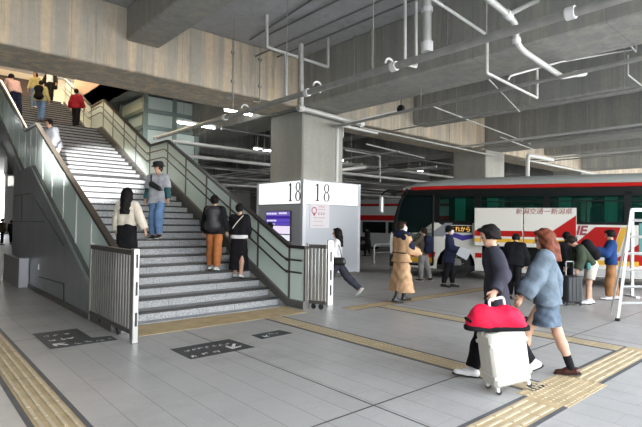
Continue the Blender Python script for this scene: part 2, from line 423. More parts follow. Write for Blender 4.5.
    def body(s):
        q = s.torso(0); J = s.J
        for i in (0, 1): q += s.arm(i, 0); q += s.leg(i, 0)
        q.append(pr(s.tr((0, -.005, 1.42)), s.hd((0, .0, 1.53)), .052, .048, k=.03))
        hf = (s.Hd((1, 0, 0)), 1.18)
        q += [pr(s.hd((0, -.012, 1.612)), s.hd((0, -.012, 1.612)), .088, None, hf, k=.02), pr(s.hd((0, .02, 1.60)), s.hd((0, .038, 1.545)), .072, .045, hf, k=.03),
              pr(s.hd((0, .055, 1.52)), s.hd((0, .062, 1.515)), .026, None, k=.02), pr(s.hd((0, .086, 1.60)), s.hd((0, .106, 1.572)), .009, .014, k=.012)]
        for sd in (-1, 1): q.append(pr(s.hd((sd * .078, 0, 1.595)), s.hd((sd * .078, -.003, 1.565)), .013, .009, k=.01))
        s.hand = {}
        for i, sd in ((0, -1), (1, 1)):
            sh, e, w, fd = J['A%d' % i]; fd = fd / np.linalg.norm(fd)
            inn = s.Td((-sd, 0, 0)); inn = inn - fd * (inn @ fd); inn /= np.linalg.norm(inn); lat = np.cross(fd, inn)
            fw = s.Td((0, 1, 0))
            if lat @ fw < 0: lat = -lat         # thumb side to the front
            pm = w + fd * .045; c = s.curl[i]; s.hand[i] = w + fd * .10
            q.append(pr(w, w + fd * .075, .026, .034, (inn, 1.7), k=.015))
            for n, (o, L) in enumerate(((.027, .072), (.009, .08), (-.009, .075), (-.026, .06))):
                a = w + fd * .085 + lat * o; d1 = fd * math.cos(c) + inn * math.sin(c); d2 = fd * math.cos(2.1 * c) + inn * math.sin(2.1 * c)
                b = a + d1 * L * .5; e2 = b + d2 * L * .5
                q += [pr(a - fd * .02, b, .0095, .009, k=.006), pr(b, e2, .009, .007, k=.006)]
            t0 = w + fd * .025 + lat * .028; t1 = t0 + (lat * .7 + fd * .7) * .035 + inn * .01; t2 = t1 + (fd * .9 + inn * .35) * .03
            q += [pr(t0, t1, .014, .011, k=.01), pr(t1, t2, .011, .008, k=.006)]
        for i in (0, 1):
            h, kn, a, fd, fu = J['L%d' % i]; q.append(pr(a - fu * .045 - fd * .03, a - fu * .055 + fd * .13, .034, .026, (fu, 1.2), k=.02))
        s.skin = s.add('body', SKIN, q, res=min(s.res, .012))
        mb = MB()
        for sd in (-1, 1):
            p = s.hd((sd * .031, .083, 1.598)) * s.S; e = MB(); e.lathe([(0.0005, -.008), (.006, -.005), (.008, 0), (.006, .005), (.0005, .008)], tuple(p), 8); e.build('eye', M_EYE, s.root, True)
        p = [s.hd((x, .084 - abs(x) * .25, 1.538)) * s.S for x in (-.022, 0, .022)]
        m = MB(); m.tube(p, [.003, .006, .003], 6); m.build('mouth', M_LIP, s.root, True)
    # --- clothes
    def top(s, m, name='jacket', t=.02, sleeve=.98, hem=.90, flare=0., loose=0., noise=.004, collar=.0, arms=(0, 1), neck=1.47, seed=1, k=.04, flat=1.25):
        q = s.torso(t * .8, k=k, flat=flat); f = (s.Td((0, 1, 0)), flat)
        if hem < .92:
            for sd in (-1, 1): q.append(pr(s.tr((sd * .062, 0, .95)), s.tr((sd * (.066 + flare), 0, hem - .02)), .105 + t, .10 + t + flare, f, k=k))
        for i in arms: q += s.arm(i, t * .75, sleeve, loose=loose * .8, k=.016)
        if collar: q.append(pr(s.tr((0, -.008, 1.40)), s.tr((0, -.008, 1.44 + collar)), .07, .066, k=.03, cuts=[(s.tr((0, 0, 1.44 + collar)), s.up)]))
        sub = [pr(s.tr((0, .01, 1.43)), s.tr((0, .01, 1.7)), .058, .058)]
        H = s.tr((0, 0, hem)); cuts = []
        # hem cut applies to the torso prims only
        for p in q[:4 + (2 if hem < .92 else 0) + 1]: pass
        for p in q:
            if min(p['a'][2], p['b'][2]) < H[2] + .2 and (p['ra'] > .08 + t): p['cuts'] = list(p['cuts']) + [(H, -s.up)]
        return s.add(name, m, q, sub=sub, noise=noise, seed=seed)
    def trousers(s, m, t=.014, frac=.97, loose=.006, noise=.004, name='trousers', waist=1.0, seed=2):
        f = (s.Td((0, 1, 0)), 1.2)
        q = [pr(s.tr((-.06, 0, .92)), s.tr((.06, 0, .92)), .105 + t, None, f, k=.05), pr(s.tr((-.055, 0, 1.0)), s.tr((.055, 0, 1.0)), .085 + t, None, f, k=.05)]
        for i in (0, 1): q += s.leg(i, t, frac, loose=loose)
        return s.add(name, m, q, noise=noise, cuts=[(s.tr((0, 0, waist + .03)), s.up)], seed=seed)
    def skirt(s, m, hem=.45, r=.17, name='skirt', waist=1.04, noise=.006, nf=14, shift=0., flat=1.25):
        f = (V3(0, 1, 0), flat); o = s.hip - V3(0, 0, .92); w = s.tr((0, 0, waist)); b = V3(0, shift, hem) + V3(0, 0, 0)
        q = []
        for sd in (-1, 1):
            q.append(pr(s.tr((sd * .055, 0, waist - .02)), s.tr((sd * .06, 0, .93)), .10, .125, f, k=.05))
            q.append(pr(s.tr((sd * .055, 0, .95)), b + V3(sd * r * .4, 0, -.06), .125, r, f, k=.05))
        return s.add(name, m, q, noise=noise, nfreq=nf, cuts=[(w, s.up), (b, V3(0, 0, -1))])
    def coat_tail(s, m, hem, r, shift=0, name='coat_skirt', **k): return s.skirt(m, hem, r, name, shift=shift, **k)
    def shoes(s, m, sole=None, high=0., fat=0.):
        for i in (0, 1):
            h, kn, a, fd, fu = s.J['L%d' % i]; b = a - fu * .08
            c = [(b + fu * .012, -fu)]
            q = [pr(b - fd * .045 + fu * .04, b + fd * .05 + fu * .04, .040 + fat, .040 + fat, None, c, .02), pr(b + fd * .05 + fu * .03, b + fd * .155 + fu * .025, .038 + fat, .032 + fat, (fu, 1.2), c, .03)]
            if high: q.append(pr(b + fu * .05 - fd * .01, a + (kn - a) * high, .042 + fat, .048 + fat, cuts=[(a + (kn - a) * high, kn - a)], k=.03))
            o = s.add('shoe', m, q, res=min(s.res, .011))
            c2 = [(b + fu * .016, fu), (b, -fu)]
            s.add('sole', sole or M_RUBBER, [pr(b - fd * .05 + fu * .01, b + fd * .16 + fu * .01, .046 + fat, .042 + fat, None, c2, .02)], parent=o, res=min(s.res, .009))
    def socks(s, m, frac=.25):
        for i in (0, 1):
            h, kn, a, fd, fu = s.J['L%d' % i]; p = a + (kn - a) * frac
            s.add('sock', m, [pr(a - fu * .03, p, .043, .048, cuts=[(p, kn - a)])], res=min(s.res, .011))
    def hair(s, kind='short', col='black', length=1.3, noise=.004, wide=.0, vol=0.):
        hf = (s.Hd((1, 0, 0)), 1.12); c = s.hd((0, -.02, 1.62))
        q = [pr(c, c, .100 + vol, None, hf, k=.02), pr(s.hd((0, -.03, 1.60)), s.hd((0, -.035, 1.56)), .09 + vol, .075, hf, k=.03)]
        sub = [pr(s.hd((0, .10, 1.615)), s.hd((0, .12, 1.50)), .068, .09, (s.Hd((1, 0, 0)), .95))]
        for sd in (-1, 1): q.append(pr(s.hd((sd * .066, -.018, 1.62)), s.hd((sd * .064, -.024, 1.575)), .028 + vol * .5, .02, k=.02))
        q.append(pr(s.hd((0, -.045, 1.60)), s.hd((0, -.045, 1.52)), .078, .062, k=.03))
        if kind == 'short': cuts = [(s.hd((0, 0, 1.552)), s.Hd((0, .4, -1)))]; q.append(pr(s.hd((0, .055, 1.66)), s.hd((0, .06, 1.665)), .045 + vol, None, hf, k=.03))
        else:
            e = s.hd((0, -.075, 1.50)); f = s.tr((0, -.085 - wide, length)); cuts = [(f, -s.up)]
            q += [pr(s.hd((-.045 - wide * .5, -.03, 1.58)), s.tr((-.055 - wide, -.07, length - .02)), .058 + vol, .045 + wide * .3, k=.04), pr(s.hd((.045 + wide * .5, -.03, 1.58)), s.tr((.055 + wide, -.07, length - .02)), .058 + vol, .045 + wide * .3, k=.04), pr(e, f, .075 + vol, .06, k=.04)]
            q.append(pr(s.hd((0, .05, 1.665)), s.hd((0, .06, 1.665)), .042, None, hf, k=.03))
        return s.add('hair', HAIRM[col], q, sub=sub, cuts=cuts, noise=noise, nfreq=26, res=min(s.res, .011))
    def mask(s):
        hf = (s.Hd((1, 0, 0)), 1.15)
        return s.add('face_mask', M_MASK, [pr(s.hd((0, .052, 1.565)), s.hd((0, .052, 1.53)), .066, .056, hf, k=.02)], res=min(s.res, .011), cuts=[(s.hd((0, .03, 1.5)), s.Hd((0, -1, 0)))])
    def hat(s, m, brim=.15, cap=False):
        M4 = Matrix.Identity(4); R = np.stack([s.Hd((1, 0, 0)), s.Hd((0, 1, 0)), s.Hd((0, 0, 1))], 1)
        for a in range(3):
            for b in range(3): M4[a][b] = R[a][b]
        p = s.hd((0, -.02, 1.63 if cap else 1.655)) * s.S; mb = MB()
        if cap:
            mb.lathe([(.108, -.01), (.112, .02), (.10, .06), (.06, .09), (.01, .098)], tuple(p), 20, M4)
            o = mb.build('cap', m, s.root, True)
            s.add('visor', m, [pr(s.hd((0, .09, 1.635)), s.hd((0, .15, 1.62)), .06, .05, (s.Hd((0, .2, 1)), 6), k=.02)], parent=o, res=.01)
        else:
            mb.lathe([(.10, -.012), (brim, -.03), (brim, -.022), (.108, .006), (.112, .03), (.10, .075), (.06, .09), (.01, .092)], tuple(p), 24, M4); mb.build('hat', m, s.root, True)
    def world(s, v):
        v = np.array(v) * s.S; c, n = math.cos(s.rz), math.sin(s.rz); return Vector((s.loc.x + c * v[0] - n * v[1], s.loc.y + n * v[0] + c * v[1], s.loc.z + v[2]))
    def thing(s, name, m, prims, label, cat, **kw):
        o = sdf_obj(name, m, prims, kw.pop('res', s.res), None, s.S, s.loc, s.rz, **kw); tag(o, label, cat); return o
    def backpack(s, m, label, sm=None, w=.10, z0=1.02, z1=1.34, d=.09):
        f = (s.Td((0, 1, 0)), 1.0)
        q = [pr(s.tr((x, -.19, z)), s.tr((-x, -.19, z)), d, None, f, k=.08) for x, z in ((-w, z0), (-w * .8, z1))] + [pr(s.tr((0, -.19, z0)), s.tr((0, -.19, z1)), d + .04, None, k=.08)]
        o = s.thing('backpack', m, q, label, 'backpack', noise=.004)
        for sd in (-1, 1):
            mb = MB(); mb.tube([Vector(s.tr(v) * s.S) for v in ((sd * .09, -.13, 1.38), (sd * .10, -.02, 1.475), (sd * .10, .10, 1.42), (sd * .11, .145, 1.28), (sd * .15, .05, 1.12), (sd * .12, -.12, 1.06))], .014, 8, round_r=.08); mb.build('shoulder_strap', sm or m, o, True)
        s.add('front_pocket', m, [pr(s.tr((-.06, -.26, z0 + .05)), s.tr((.06, -.26, z0 + .05)), .055, None, k=.05)], parent=o, res=s.res).data
        # part meshes share the bag's frame
        for c in o.children: c.location = (0, 0, 0)
        return o

# ================================================================== SETTING
struct_list = []
def sbox(name, m, x0, y0, z0, x1, y1, z1, b=0):
    o = cbox(name, m, x0, y0, z0, x1, y1, z1, b=b); o['kind'] = 'structure'; return o
mb = MB(); mb.box(-22, -14, -.25, 60, 60, 0); o = mb.build('floor', M_FLOOR); o['kind'] = 'structure'
# slab with the stair opening x 2.2..6.0, y 12.35..26
SZ = 6.25; TOPZ = 6.99
mb = MB()
for a in ((-22, -1.5, 2.2, 60), (2.2, -1.5, 6.0, 12.35), (6.0, -1.5, 60, 60), (2.2, 25.95, 6.0, 60)):
    mb.box(a[0], a[1], SZ, a[2], a[3], TOPZ)
o = mb.build('ceiling', M_SLAB); o['kind'] = 'structure'
BZ = 4.88
M_DARKC = concrete('shade_toned_concrete', (.22, .22, .21), (.26, .25, .23), (.14, .14, .135), .4)  # darker copy of the concrete, the deep hall's shade put into its colour
def beam(name, m, *a, b=.03): return sbox(name, m, *a, b=b)
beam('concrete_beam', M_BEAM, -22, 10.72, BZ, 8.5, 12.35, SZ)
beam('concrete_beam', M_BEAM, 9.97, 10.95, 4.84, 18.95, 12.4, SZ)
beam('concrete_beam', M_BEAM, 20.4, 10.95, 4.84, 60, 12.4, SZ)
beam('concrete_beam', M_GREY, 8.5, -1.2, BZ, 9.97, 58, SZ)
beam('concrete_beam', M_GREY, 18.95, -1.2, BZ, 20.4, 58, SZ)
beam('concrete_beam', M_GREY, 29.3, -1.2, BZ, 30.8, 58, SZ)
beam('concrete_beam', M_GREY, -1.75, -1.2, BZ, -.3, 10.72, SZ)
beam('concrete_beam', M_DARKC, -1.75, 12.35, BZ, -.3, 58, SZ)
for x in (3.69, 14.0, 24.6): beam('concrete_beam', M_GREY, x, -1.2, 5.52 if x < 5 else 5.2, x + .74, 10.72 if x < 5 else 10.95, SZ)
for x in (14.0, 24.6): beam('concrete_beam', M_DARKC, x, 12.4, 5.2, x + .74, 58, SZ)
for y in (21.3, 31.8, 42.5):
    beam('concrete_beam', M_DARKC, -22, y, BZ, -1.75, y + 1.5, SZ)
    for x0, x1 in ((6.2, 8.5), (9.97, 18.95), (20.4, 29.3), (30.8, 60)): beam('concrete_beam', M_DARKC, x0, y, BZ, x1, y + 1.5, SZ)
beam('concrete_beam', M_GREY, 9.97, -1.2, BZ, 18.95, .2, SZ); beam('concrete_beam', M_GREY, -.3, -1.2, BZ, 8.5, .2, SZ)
def column(x, y, w=1.62, m=M_COLUMN, z=BZ + .01): return sbox('concrete_column', m, x, y, 0, x + w, y + w, z, b=.04)
column(8.74, 10.78)
column(19.02, 10.95)
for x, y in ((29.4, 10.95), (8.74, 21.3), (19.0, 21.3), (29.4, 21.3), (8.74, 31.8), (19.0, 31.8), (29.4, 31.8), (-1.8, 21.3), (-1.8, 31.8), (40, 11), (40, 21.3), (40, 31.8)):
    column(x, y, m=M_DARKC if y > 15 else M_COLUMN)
# far walls: dark deep interior, bright opening on the left
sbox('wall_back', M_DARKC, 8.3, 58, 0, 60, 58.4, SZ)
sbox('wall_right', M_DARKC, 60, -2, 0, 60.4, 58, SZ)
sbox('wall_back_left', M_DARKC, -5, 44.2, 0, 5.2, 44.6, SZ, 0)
sbox('unseen_light_block_left', M_DARKC, -5.4, -9, 0, -5, 44, SZ)  # out of view, added to keep light off the left floor
# upper hall around the stair head
M_WARM = mat('warm_wall_plaster', (.62, .42, .30), .7, var=.05); M_WARMC = mat('cream_wall_plaster', (.78, .66, .48), .7, var=.05)
sbox('wall_upper_right', M_WARM, 6.0, 13.4, SZ, 6.18, 24.0, 10.2)
sbox('wall_upper_left', M_WARMC, 2.0, 12.4, TOPZ, 2.2, 33, 10.2)
sbox('wall_upper_back', M_WARMC, -4, 33, TOPZ, 14, 33.3, 10.2)
sbox('ceiling_upper', M_SLAB, -4, 10.8, 10.2, 14, 33.3, 10.5)
sbox('wall_upper_front', M_GREY, -4, 10.8, TOPZ, 14, 11.1, 10.2)
M_BROWN = mat('dark_brown_board', (.05, .03, .02), .6)
o = cbox('display_board', M_BROWN, 2.6, 32.8, 7.9, 6.2, 32.995, 9.8); tag(o, 'dark brown board on the cream wall at the head of the stairs', 'board')
o = cbox('counter', mat('tan_wood', (.45, .3, .16), .5), 3.1, 31.2, TOPZ + .002, 6.0, 32.4, 8.1, b=.02); tag(o, 'tan wooden counter under the dark board upstairs', 'counter')

# ---------------------------------------------------------------- STAIRCASE
XL, XR, TR, RI = 2.5, 5.62, .33, .152
flights = [(7.63, 0, 18), (14.55, 18 * RI, 15), (20.65, 33 * RI, 13)]
stair = empty('staircase', (4.1, 7.63, 0)); tag(stair, 'wide grey granite staircase with black nosings rising to the upper hall', 'stairs', kind='structure')
def inv(v): return Vector(v) - Vector((4.1, 7.63, 0))
MOF = Matrix.Translation((-4.1, -7.63, 0))
for (y0, z0, n) in flights:
    for i in range(n):
        y = y0 + i * TR; z = z0 + (i + 1) * RI; last = i == n - 1
        yend = y + TR + .02
        if last: yend = {7.63: 14.57, 14.55: 20.67, 20.65: 26}[y0]
        m = MB(); m.box(XL, y, z - RI - (.15 if i or z0 else 0), XR, yend, z - .035, 0, MOF); m.box(XL, y - .012, z - .035, XR, yend, z, 1, MOF)
        st = m.build('step', [M_RISER, M_TREAD], stair)
        m = MB(); m.box(XL + .005, y - .02, z - .034, XR - .005, y + .045, z + .003, 0, MOF); m.build('nosing', M_NOSE, st)
# sloped soffit under the upper flights
m = MB()
for (y0, z0, y1, z1) in ((7.9, -.02, 13.3, 18 * RI - .35), (13.3, 18 * RI - .35, 14.6, 18 * RI - .35), (14.6, 18 * RI - .35, 19.2, 33 * RI - .35), (19.2, 33 * RI - .35, 20.7, 33 * RI - .35), (20.7, 33 * RI - .35, 24.8, TOPZ - .4)):
    P8 = [(XL - .05, y0, z0 - .12), (XR + .05, y0, z0 - .12), (XL - .05, y1, z1 - .12), (XR + .05, y1, z1 - .12), (XL - .05, y0, z0 + .12), (XR + .05, y0, z0 + .12), (XL - .05, y1, z1 + .12), (XR + .05, y1, z1 + .12)]
    m.add([inv(p) for p in P8], [(0, 2, 3, 1), (4, 5, 7, 6), (0, 1, 5, 4), (2, 6, 7, 3), (0, 4, 6, 2), (1, 3, 7, 5)])
m.build('stringer_soffit', M_DARKC, stair)

# balustrades
def rail_z(y):       # top rail height along the stair
    pts = [(7.0, 1.17), (7.46, 1.17), (13.17, 3.9), (14.45, 3.9), (18.95, 6.12), (20.45, 6.12), (24.6, 8.1)]
    for (a, b), (c, d) in zip(pts, pts[1:]):
        if y <= c: return b + (d - b) * (y - a) / (c - a)
    return 8.1
KN = [7.46, 13.17, 14.45, 18.95, 20.45, 24.6]
CUR = 1.03   # drop from the rail to the curb top
def balustrade(x, side, y0, y1, label, ys_post):
    r = empty('glass_balustrade', (x, y0, 0)); tag(r, label, 'balustrade')
    T0 = Vector((x, y0, 0))
    ky = [y0] + [k for k in KN if y0 < k < y1] + [y1]
    # curb
    m = MB()
    for a, b in zip(ky, ky[1:]):
        za, zb = rail_z(a) - CUR, rail_z(b) - CUR
        vs = []
        for (y, z) in ((a, za), (b, zb)):
            for dx in (-.07, .09): vs += [Vector((x + dx, y, max(z - .42, 0) if y > 7.5 else 0)) - T0, Vector((x + dx, y, z)) - T0]
        m.add(vs, [(0, 1, 3, 2), (4, 6, 7, 5), (1, 5, 7, 3), (0, 2, 6, 4), (0, 4, 5, 1), (2, 3, 7, 6)])
    m.build('curb', M_CAP, r)
    # top rail
    m = MB(); 
    for a, b in zip(ky, ky[1:]):
        za, zb = rail_z(a), rail_z(b); vs = []
        for (y, z) in ((a, za), (b, zb)):
            for dx in (-.05, .05): vs += [Vector((x + dx, y, z - .06)) - T0, Vector((x + dx, y, z)) - T0]
        m.add(vs, [(0, 1, 3, 2), (4, 6, 7, 5), (1, 5, 7, 3), (0, 2, 6, 4), (0, 4, 5, 1), (2, 3, 7, 6)])
    m.build('top_rail', M_RAIL if side > 0 else mat('dark_brown_rail', (.055, .048, .042), .4, .3), r)
    # posts + glass panels
    ys = sorted(set([y0 + .03] + [y for y in ys_post if y0 < y < y1] + [y1 - .03]))
    for y in ys:
        m = MB(); m.box(-.022, y - y0 - .022, rail_z(y) - CUR - .02, .022, y - y0 + .022, rail_z(y) - .05); m.build('post', M_WHITE if side < 0 else M_STEELD, r)
    for a, b in zip(ys, ys[1:]):
        q = [a + .03] + [k for k in KN if a + .03 < k < b - .03] + [b - .03]; m = MB(); vs = []
        for y in q:
            for dx in (-.008, .008): vs += [(dx, y - y0, rail_z(y) - CUR - .01), (dx, y - y0, rail_z(y) - .055)]
        fs = []
        for i in range(len(q) - 1):
            o4 = 4 * i; fs += [(o4, o4 + 1, o4 + 5, o4 + 4), (o4 + 2, o4 + 6, o4 + 7, o4 + 3), (o4 + 1, o4 + 3, o4 + 7, o4 + 5), (o4, o4 + 4, o4 + 6, o4 + 2)]
        e = 4 * (len(q) - 1); fs += [(0, 2, 3, 1), (e, e + 1, e + 3, e + 2)]
        m.add(vs, fs); m.build('glass_panel', M_FROST, r)
    # two handrails on the stair side
    for dz in (.27, .50):
        m = MB(); pts = []
        for y in ky: pts.append(Vector((x - side * .11, y, rail_z(y) - dz)) - T0)
        m.tube(pts, .019, 8, round_r=.12); 
        for y in ys[1:-1]: m.tube([Vector((x - side * .11, y, rail_z(y) - dz - .015)) - T0, Vector((x, y, rail_z(y) - dz - .05)) - T0], .009, 6)
        m.build('handrail', M_RAIL, r, True)
    return r
py_r = [7.46, 8.55, 9.7, 10.85, 12.0, 13.17, 14.45, 15.6, 16.7, 17.85, 18.95, 20.45, 21.5, 22.5, 23.5]
balustrade(5.77, 1, 6.95, 24.6, 'frosted green glass balustrade with dark rails on the right of the stairs', py_r)
py_l = [7.46, 8.7, 9.62, 10.55, 11.5, 12.4, 13.17, 13.8, 14.45, 15.3, 16.2, 17.1, 18.0, 18.95]
bl = balustrade(2.5, -1, 7.0, 20.4, 'frosted green glass balustrade with pale posts on the left of the stairs', py_l)
m = MB(); m.tube([(0, 14.45 - 7, rail_z(14.45) + .02), (0, 18.95 - 7, rail_z(18.95) + .02), (0, 19.2 - 7, rail_z(19.2) + .02), (0, 19.35 - 7, rail_z(19.2) - .25)], .05, 10, round_r=.1); m.build('bright_rail_sleeve', M_STEEL, bl, True)

# outer left wall of the stair (metal clad)
def cz(y): return rail_z(y) - CUR - .03
m = MB(); prof = [(7.0, 0), (7.46, max(cz(7.46), .05)), (13.17, cz(13.17)), (14.45, cz(14.45)), (15.3, cz(15.3)), (15.3, 0)]
vs = [(2.385, y, z) for y, z in prof] + [(2.43, y, z) for y, z in prof]; nn = len(prof)
m.add(vs, [tuple(range(nn)), tuple(range(nn, 2 * nn))[::-1]] + [(i, (i + 1) % nn, (i + 1) % nn + nn, i + nn) for i in range(nn)])
o = m.build('wall_stair_side', M_PANEL); o['kind'] = 'structure'
m = MB()      # seams and hatch outline of the cladding
for a, b in (((14, 196), (31, 193)), ((13.5, 221.5), (44, 221.5)), ((31, 193), (64, 246)), ((38.6, 276.6), (64, 284)), ((64, 284), (64, 303)), ((22, 195), (22, 221))):
    m.tube([on_x(*a, 2.383), on_x(*b, 2.383)], .010, 4)
o = m.build('trim_1', M_BLACK); o['kind'] = 'structure'
m = MB(); m.box(2.36, 7.2, 0, 2.385, 15.3, .09); o = m.build('baseboard_stair', M_STEELD); o['kind'] = 'structure'
o = cbox('bulkhead', mat('grey_metal_box', (.30, .31, .34), .4, .5), 2.17, 13.0, 0, 2.38, 15.1, .69, b=.01); tag(o, 'grey metal box standing against the stair side wall', 'cabinet')
m = MB(); m.box(2.37, 12.0, .5, 2.385, 12.06, .62); o = m.build('wall_plate', M_WHITE); tag(o, 'small white plate on the stair side wall', 'plate')

# gates ------------------------------------------------------------
def folding_gate(x, y0, y1, label, h=1.21, n=14, bw=.018, post=True, x1=None):
    x1 = x if x1 is None else x1; L = math.hypot(x1 - x, y1 - y0); r = empty('folding_gate', (x, y0, 0), math.atan2(y1 - y0, x1 - x)); tag(r, label, 'gate')
    m = MB(); m.bbox(0, -.03, h - .07, L, .03, h, .006); m.build('top_rail', M_STEELD, r)
    m = MB(); m.bbox(0, -.03, .10, L, .03, .16, .006); m.build('bottom_rail', M_STEELD, r)
    for i in range(n):
        t = (i + .5) / n; u = L * (1 - (1 - t) ** 1.0)
        m = MB(); m.bbox(u - bw, -.016, .15, u + bw, .016, h - .06, .005); m.build('bar', M_STEEL, r)
    if post:
        m = MB(); m.bbox(-.11, -.04, .0, -.005, .04, h + .02, .008); p = m.build('end_post', M_STEEL, r)
        for z in (.22, .62, .98): m = MB(); m.box(-.112, -.02, z, -.108, .01, z + .18); m.build('latch_slot', M_BLACK, p)
    m = MB(); m.bbox(L, -.03, .0, L + .05, .03, h + .02, .006); m.build('hinge_post', M_STEEL, r)
    for u in (L * .30, L * .72):
        m = MB(); Mx = Matrix.Translation((u, 0, .05)) @ Matrix.Rotation(PI / 2, 4, 'X'); m.lathe([(.01, -.015), (.045, -.014), (.05, -.006), (.05, .006), (.045, .014), (.01, .015)], seg=14, mtx=Mx); m.box(u - .02, -.025, .05, u + .02, .025, .11); m.build('castor', M_RUBBER, r, True)
    return r
folding_gate(2.38, 6.44, 8.22, 'steel folding gate with vertical bars parked along the left side of the stairs', n=17, bw=.034, x1=2.38)
folding_gate(6.0, 6.64, 6.98, 'narrow steel folding gate folded up at the right foot of the stairs', n=5, bw=.03, post=False, x1=5.86, h=1.2)
lp_ = on_z(329.5, 305.5); r = empty('latch_post', lp_, D(-20)); tag(r, 'white steel latch post standing beside the folded right gate', 'post')
m = MB(); m.bbox(-.06, -.04, 0, .06, .04, 1.27, .008); m.build('post_body', M_STEEL, r)
for z in (.2, .5, .85): m = MB(); m.box(-.015, -.046, z, .02, -.038, z + .2); m.build('latch_slot', M_BLACK, r)

# ---------------------------------------------------------------- FLOOR MARKS
def strip(name, x0, y0, x1, y1, border=True, bumps=None, label='', w=.045):
    r = empty('tactile_paving', ((x0 + x1) / 2, (y0 + y1) / 2, 0)); tag(r, label, 'tactile paving', kind='structure'); O = Vector(((x0 + x1) / 2, (y0 + y1) / 2, 0))
    mt = Matrix.Translation(-O); alongx = (x1 - x0) > (y1 - y0); b = w if border else 0
    m = MB()
    if alongx: m.box(x0, y0 + b, 0, x1, y1 - b, .004, 0, mt)
    else: m.box(x0 + b, y0, 0, x1 - b, y1, .004, 0, mt)
    m.build('yellow_tiles', M_YEL, r)
    if border:
        for k in (0, 1):
            m = MB()
            if alongx: yy = y0 if k == 0 else y1 - b; m.box(x0, yy, 0, x1, yy + b, .003, 0, mt)
            else: xx = x0 if k == 0 else x1 - b; m.box(xx, y0, 0, xx + b, y1, .003, 0, mt)
            m.build('dark_border', M_DKST, r)
    m = MB()
    if bumps == 'bar':
        if alongx:
            L = x1 - x0; q = int(L / .3)
            for i in range(q):
                for j in range(4): yy = y0 + b + (y1 - y0 - 2 * b) * (j + .5) / 4; m.bbox(x0 + i * .3 + .015, yy - .016, .003, x0 + i * .3 + .285, yy + .016, .010, .004, 0, mt)
        else:
            L = y1 - y0; q = int(L / .3)
            for i in range(q):
                for j in range(4): xx = x0 + b + (x1 - x0 - 2 * b) * (j + .5) / 4; m.bbox(xx - .016, y0 + i * .3 + .015, .003, xx + .016, y0 + i * .3 + .285, .010, .004, 0, mt)
    elif bumps == 'dot':
        nx = int((x1 - x0) / .06); ny = int((y1 - y0) / .06)
        for i in range(nx):
            for j in range(ny): m.lathe([(.016, .003), (.013, .008), (.006, .009)], (x0 + (i + .5) * (x1 - x0) / nx - O.x, y0 + (j + .5) * (y1 - y0) / ny - O.y, 0), 6)
    if m.v: tag(m.build('raised_pattern', M_YELB, r), kind='stuff')
    return r
strip('L', .80, 2.0, 1.19, 34, True, 'bar', 'yellow tactile strip with dark borders running along the left of the floor')
strip('M', 4.63, 2.16, 5.02, 6.66, True, 'bar', 'yellow tactile strip leading from the stairs foot to the near path')
strip('B', 7.02, 2.2, 7.42, 6.3, True, 'bar', 'yellow tactile strip beyond, running past the woman in the tan coat')
strip('R', -1.0, 1.78, 4.5, 2.18, True, 'bar', 'wide yellow tactile path at the bottom of the photo, near part')
strip('R', 5.45, 1.82, 7.42, 2.22, True, 'bar', 'yellow tactile path running on to the right of the dotted square')
strip('D', 4.5, 1.78, 5.45, 2.26, False, 'dot', 'dotted yellow tactile square behind the white suitcase')
strip('S', 2.55, 6.68, 5.6, 7.40, False, None, 'yellow dotted tactile band across the foot of the stairs')
strip('K', 6.4, 6.30, 12.4, 6.66, True, None, 'faint yellow tactile strip leading towards the bus', .03)
m = MB(); m.box(2.55, 7.42, 0, 5.6, 7.62, .01); o = m.build('trim_2', M_RISER); o['kind'] = 'structure'

def floor_mat_sign(poly, label, marks):
    cx = sum(p[0] for p in poly) / len(poly); cy = sum(p[1] for p in poly) / len(poly)
    m = MB(); m.prism([(x - cx, y - cy) for x, y in poly], Matrix.Identity(4), .003); o = m.build('floor_sign', mat('dark_floor_sheet', (.035, .038, .042), .5, var=.25, vscale=12), None, loc=(cx, cy, 0)); tag(o, label, 'floor sign')
    m = MB()
    for kind, x, y, w, h in marks:
        if kind == 'arrow':
            T = Matrix.Translation((x - cx, y - cy, .0031)) @ Matrix.Rotation(h, 4, 'Z'); s2 = w
            m.prism([(-.5 * s2, -.08 * s2), (.12 * s2, -.08 * s2), (.12 * s2, .08 * s2), (-.5 * s2, .08 * s2)], T, .001)
            m.prism([(.5 * s2, 0), (.05 * s2, .38 * s2), (-.15 * s2, .38 * s2), (.2 * s2, 0), (-.15 * s2, -.38 * s2), (.05 * s2, -.38 * s2)], T, .001)
        else:
            k = int(w / (h * 1.05))
            for i in range(k):
                X = x - cx + i * h * 1.15; Y = y - cy; rr = random.random
                for j in range(4): a, b = rr() * h * .6, rr() * h * .7; hz = rr() > .5; m.box(X + a, Y + b, .0031, X + a + (h * .45 if hz else h * .1), Y + b + (h * .1 if hz else h * .4), .004)
    if m.v: m.build('white_marking', mat('white_marking', (.62, .62, .60), .6), o)
floor_mat_sign([(1.47, 6.68), (2.28, 6.68), (2.28, 6.95), (2.04, 7.0), (2.04, 7.72), (1.47, 7.72)], 'L-shaped dark floor sign with white marks beside the left gate', [('arrow', 1.62, 6.86, .22, 2.3), ('t', 1.78, 6.74, .5, .11), ('t', 1.55, 7.1, .4, .10), ('t', 1.55, 7.4, .4, .10)])
floor_mat_sign([(2.61, 5.22), (3.50, 5.22), (3.46, 5.80), (2.61, 5.78)], 'larger dark floor sign with a white arrow in front of the stairs', [('arrow', 3.3, 5.42, .26, -2.2), ('t', 2.66, 5.27, .52, .13), ('t', 2.7, 5.55, .6, .08)])
floor_mat_sign([(3.82, 5.53), (4.37, 5.55), (4.33, 5.83), (3.82, 5.80)], 'small dark floor sign with white marks nearer the tactile strip', [('arrow', 3.95, 5.63, .14, -2.4), ('t', 4.05, 5.66, .22, .08)])

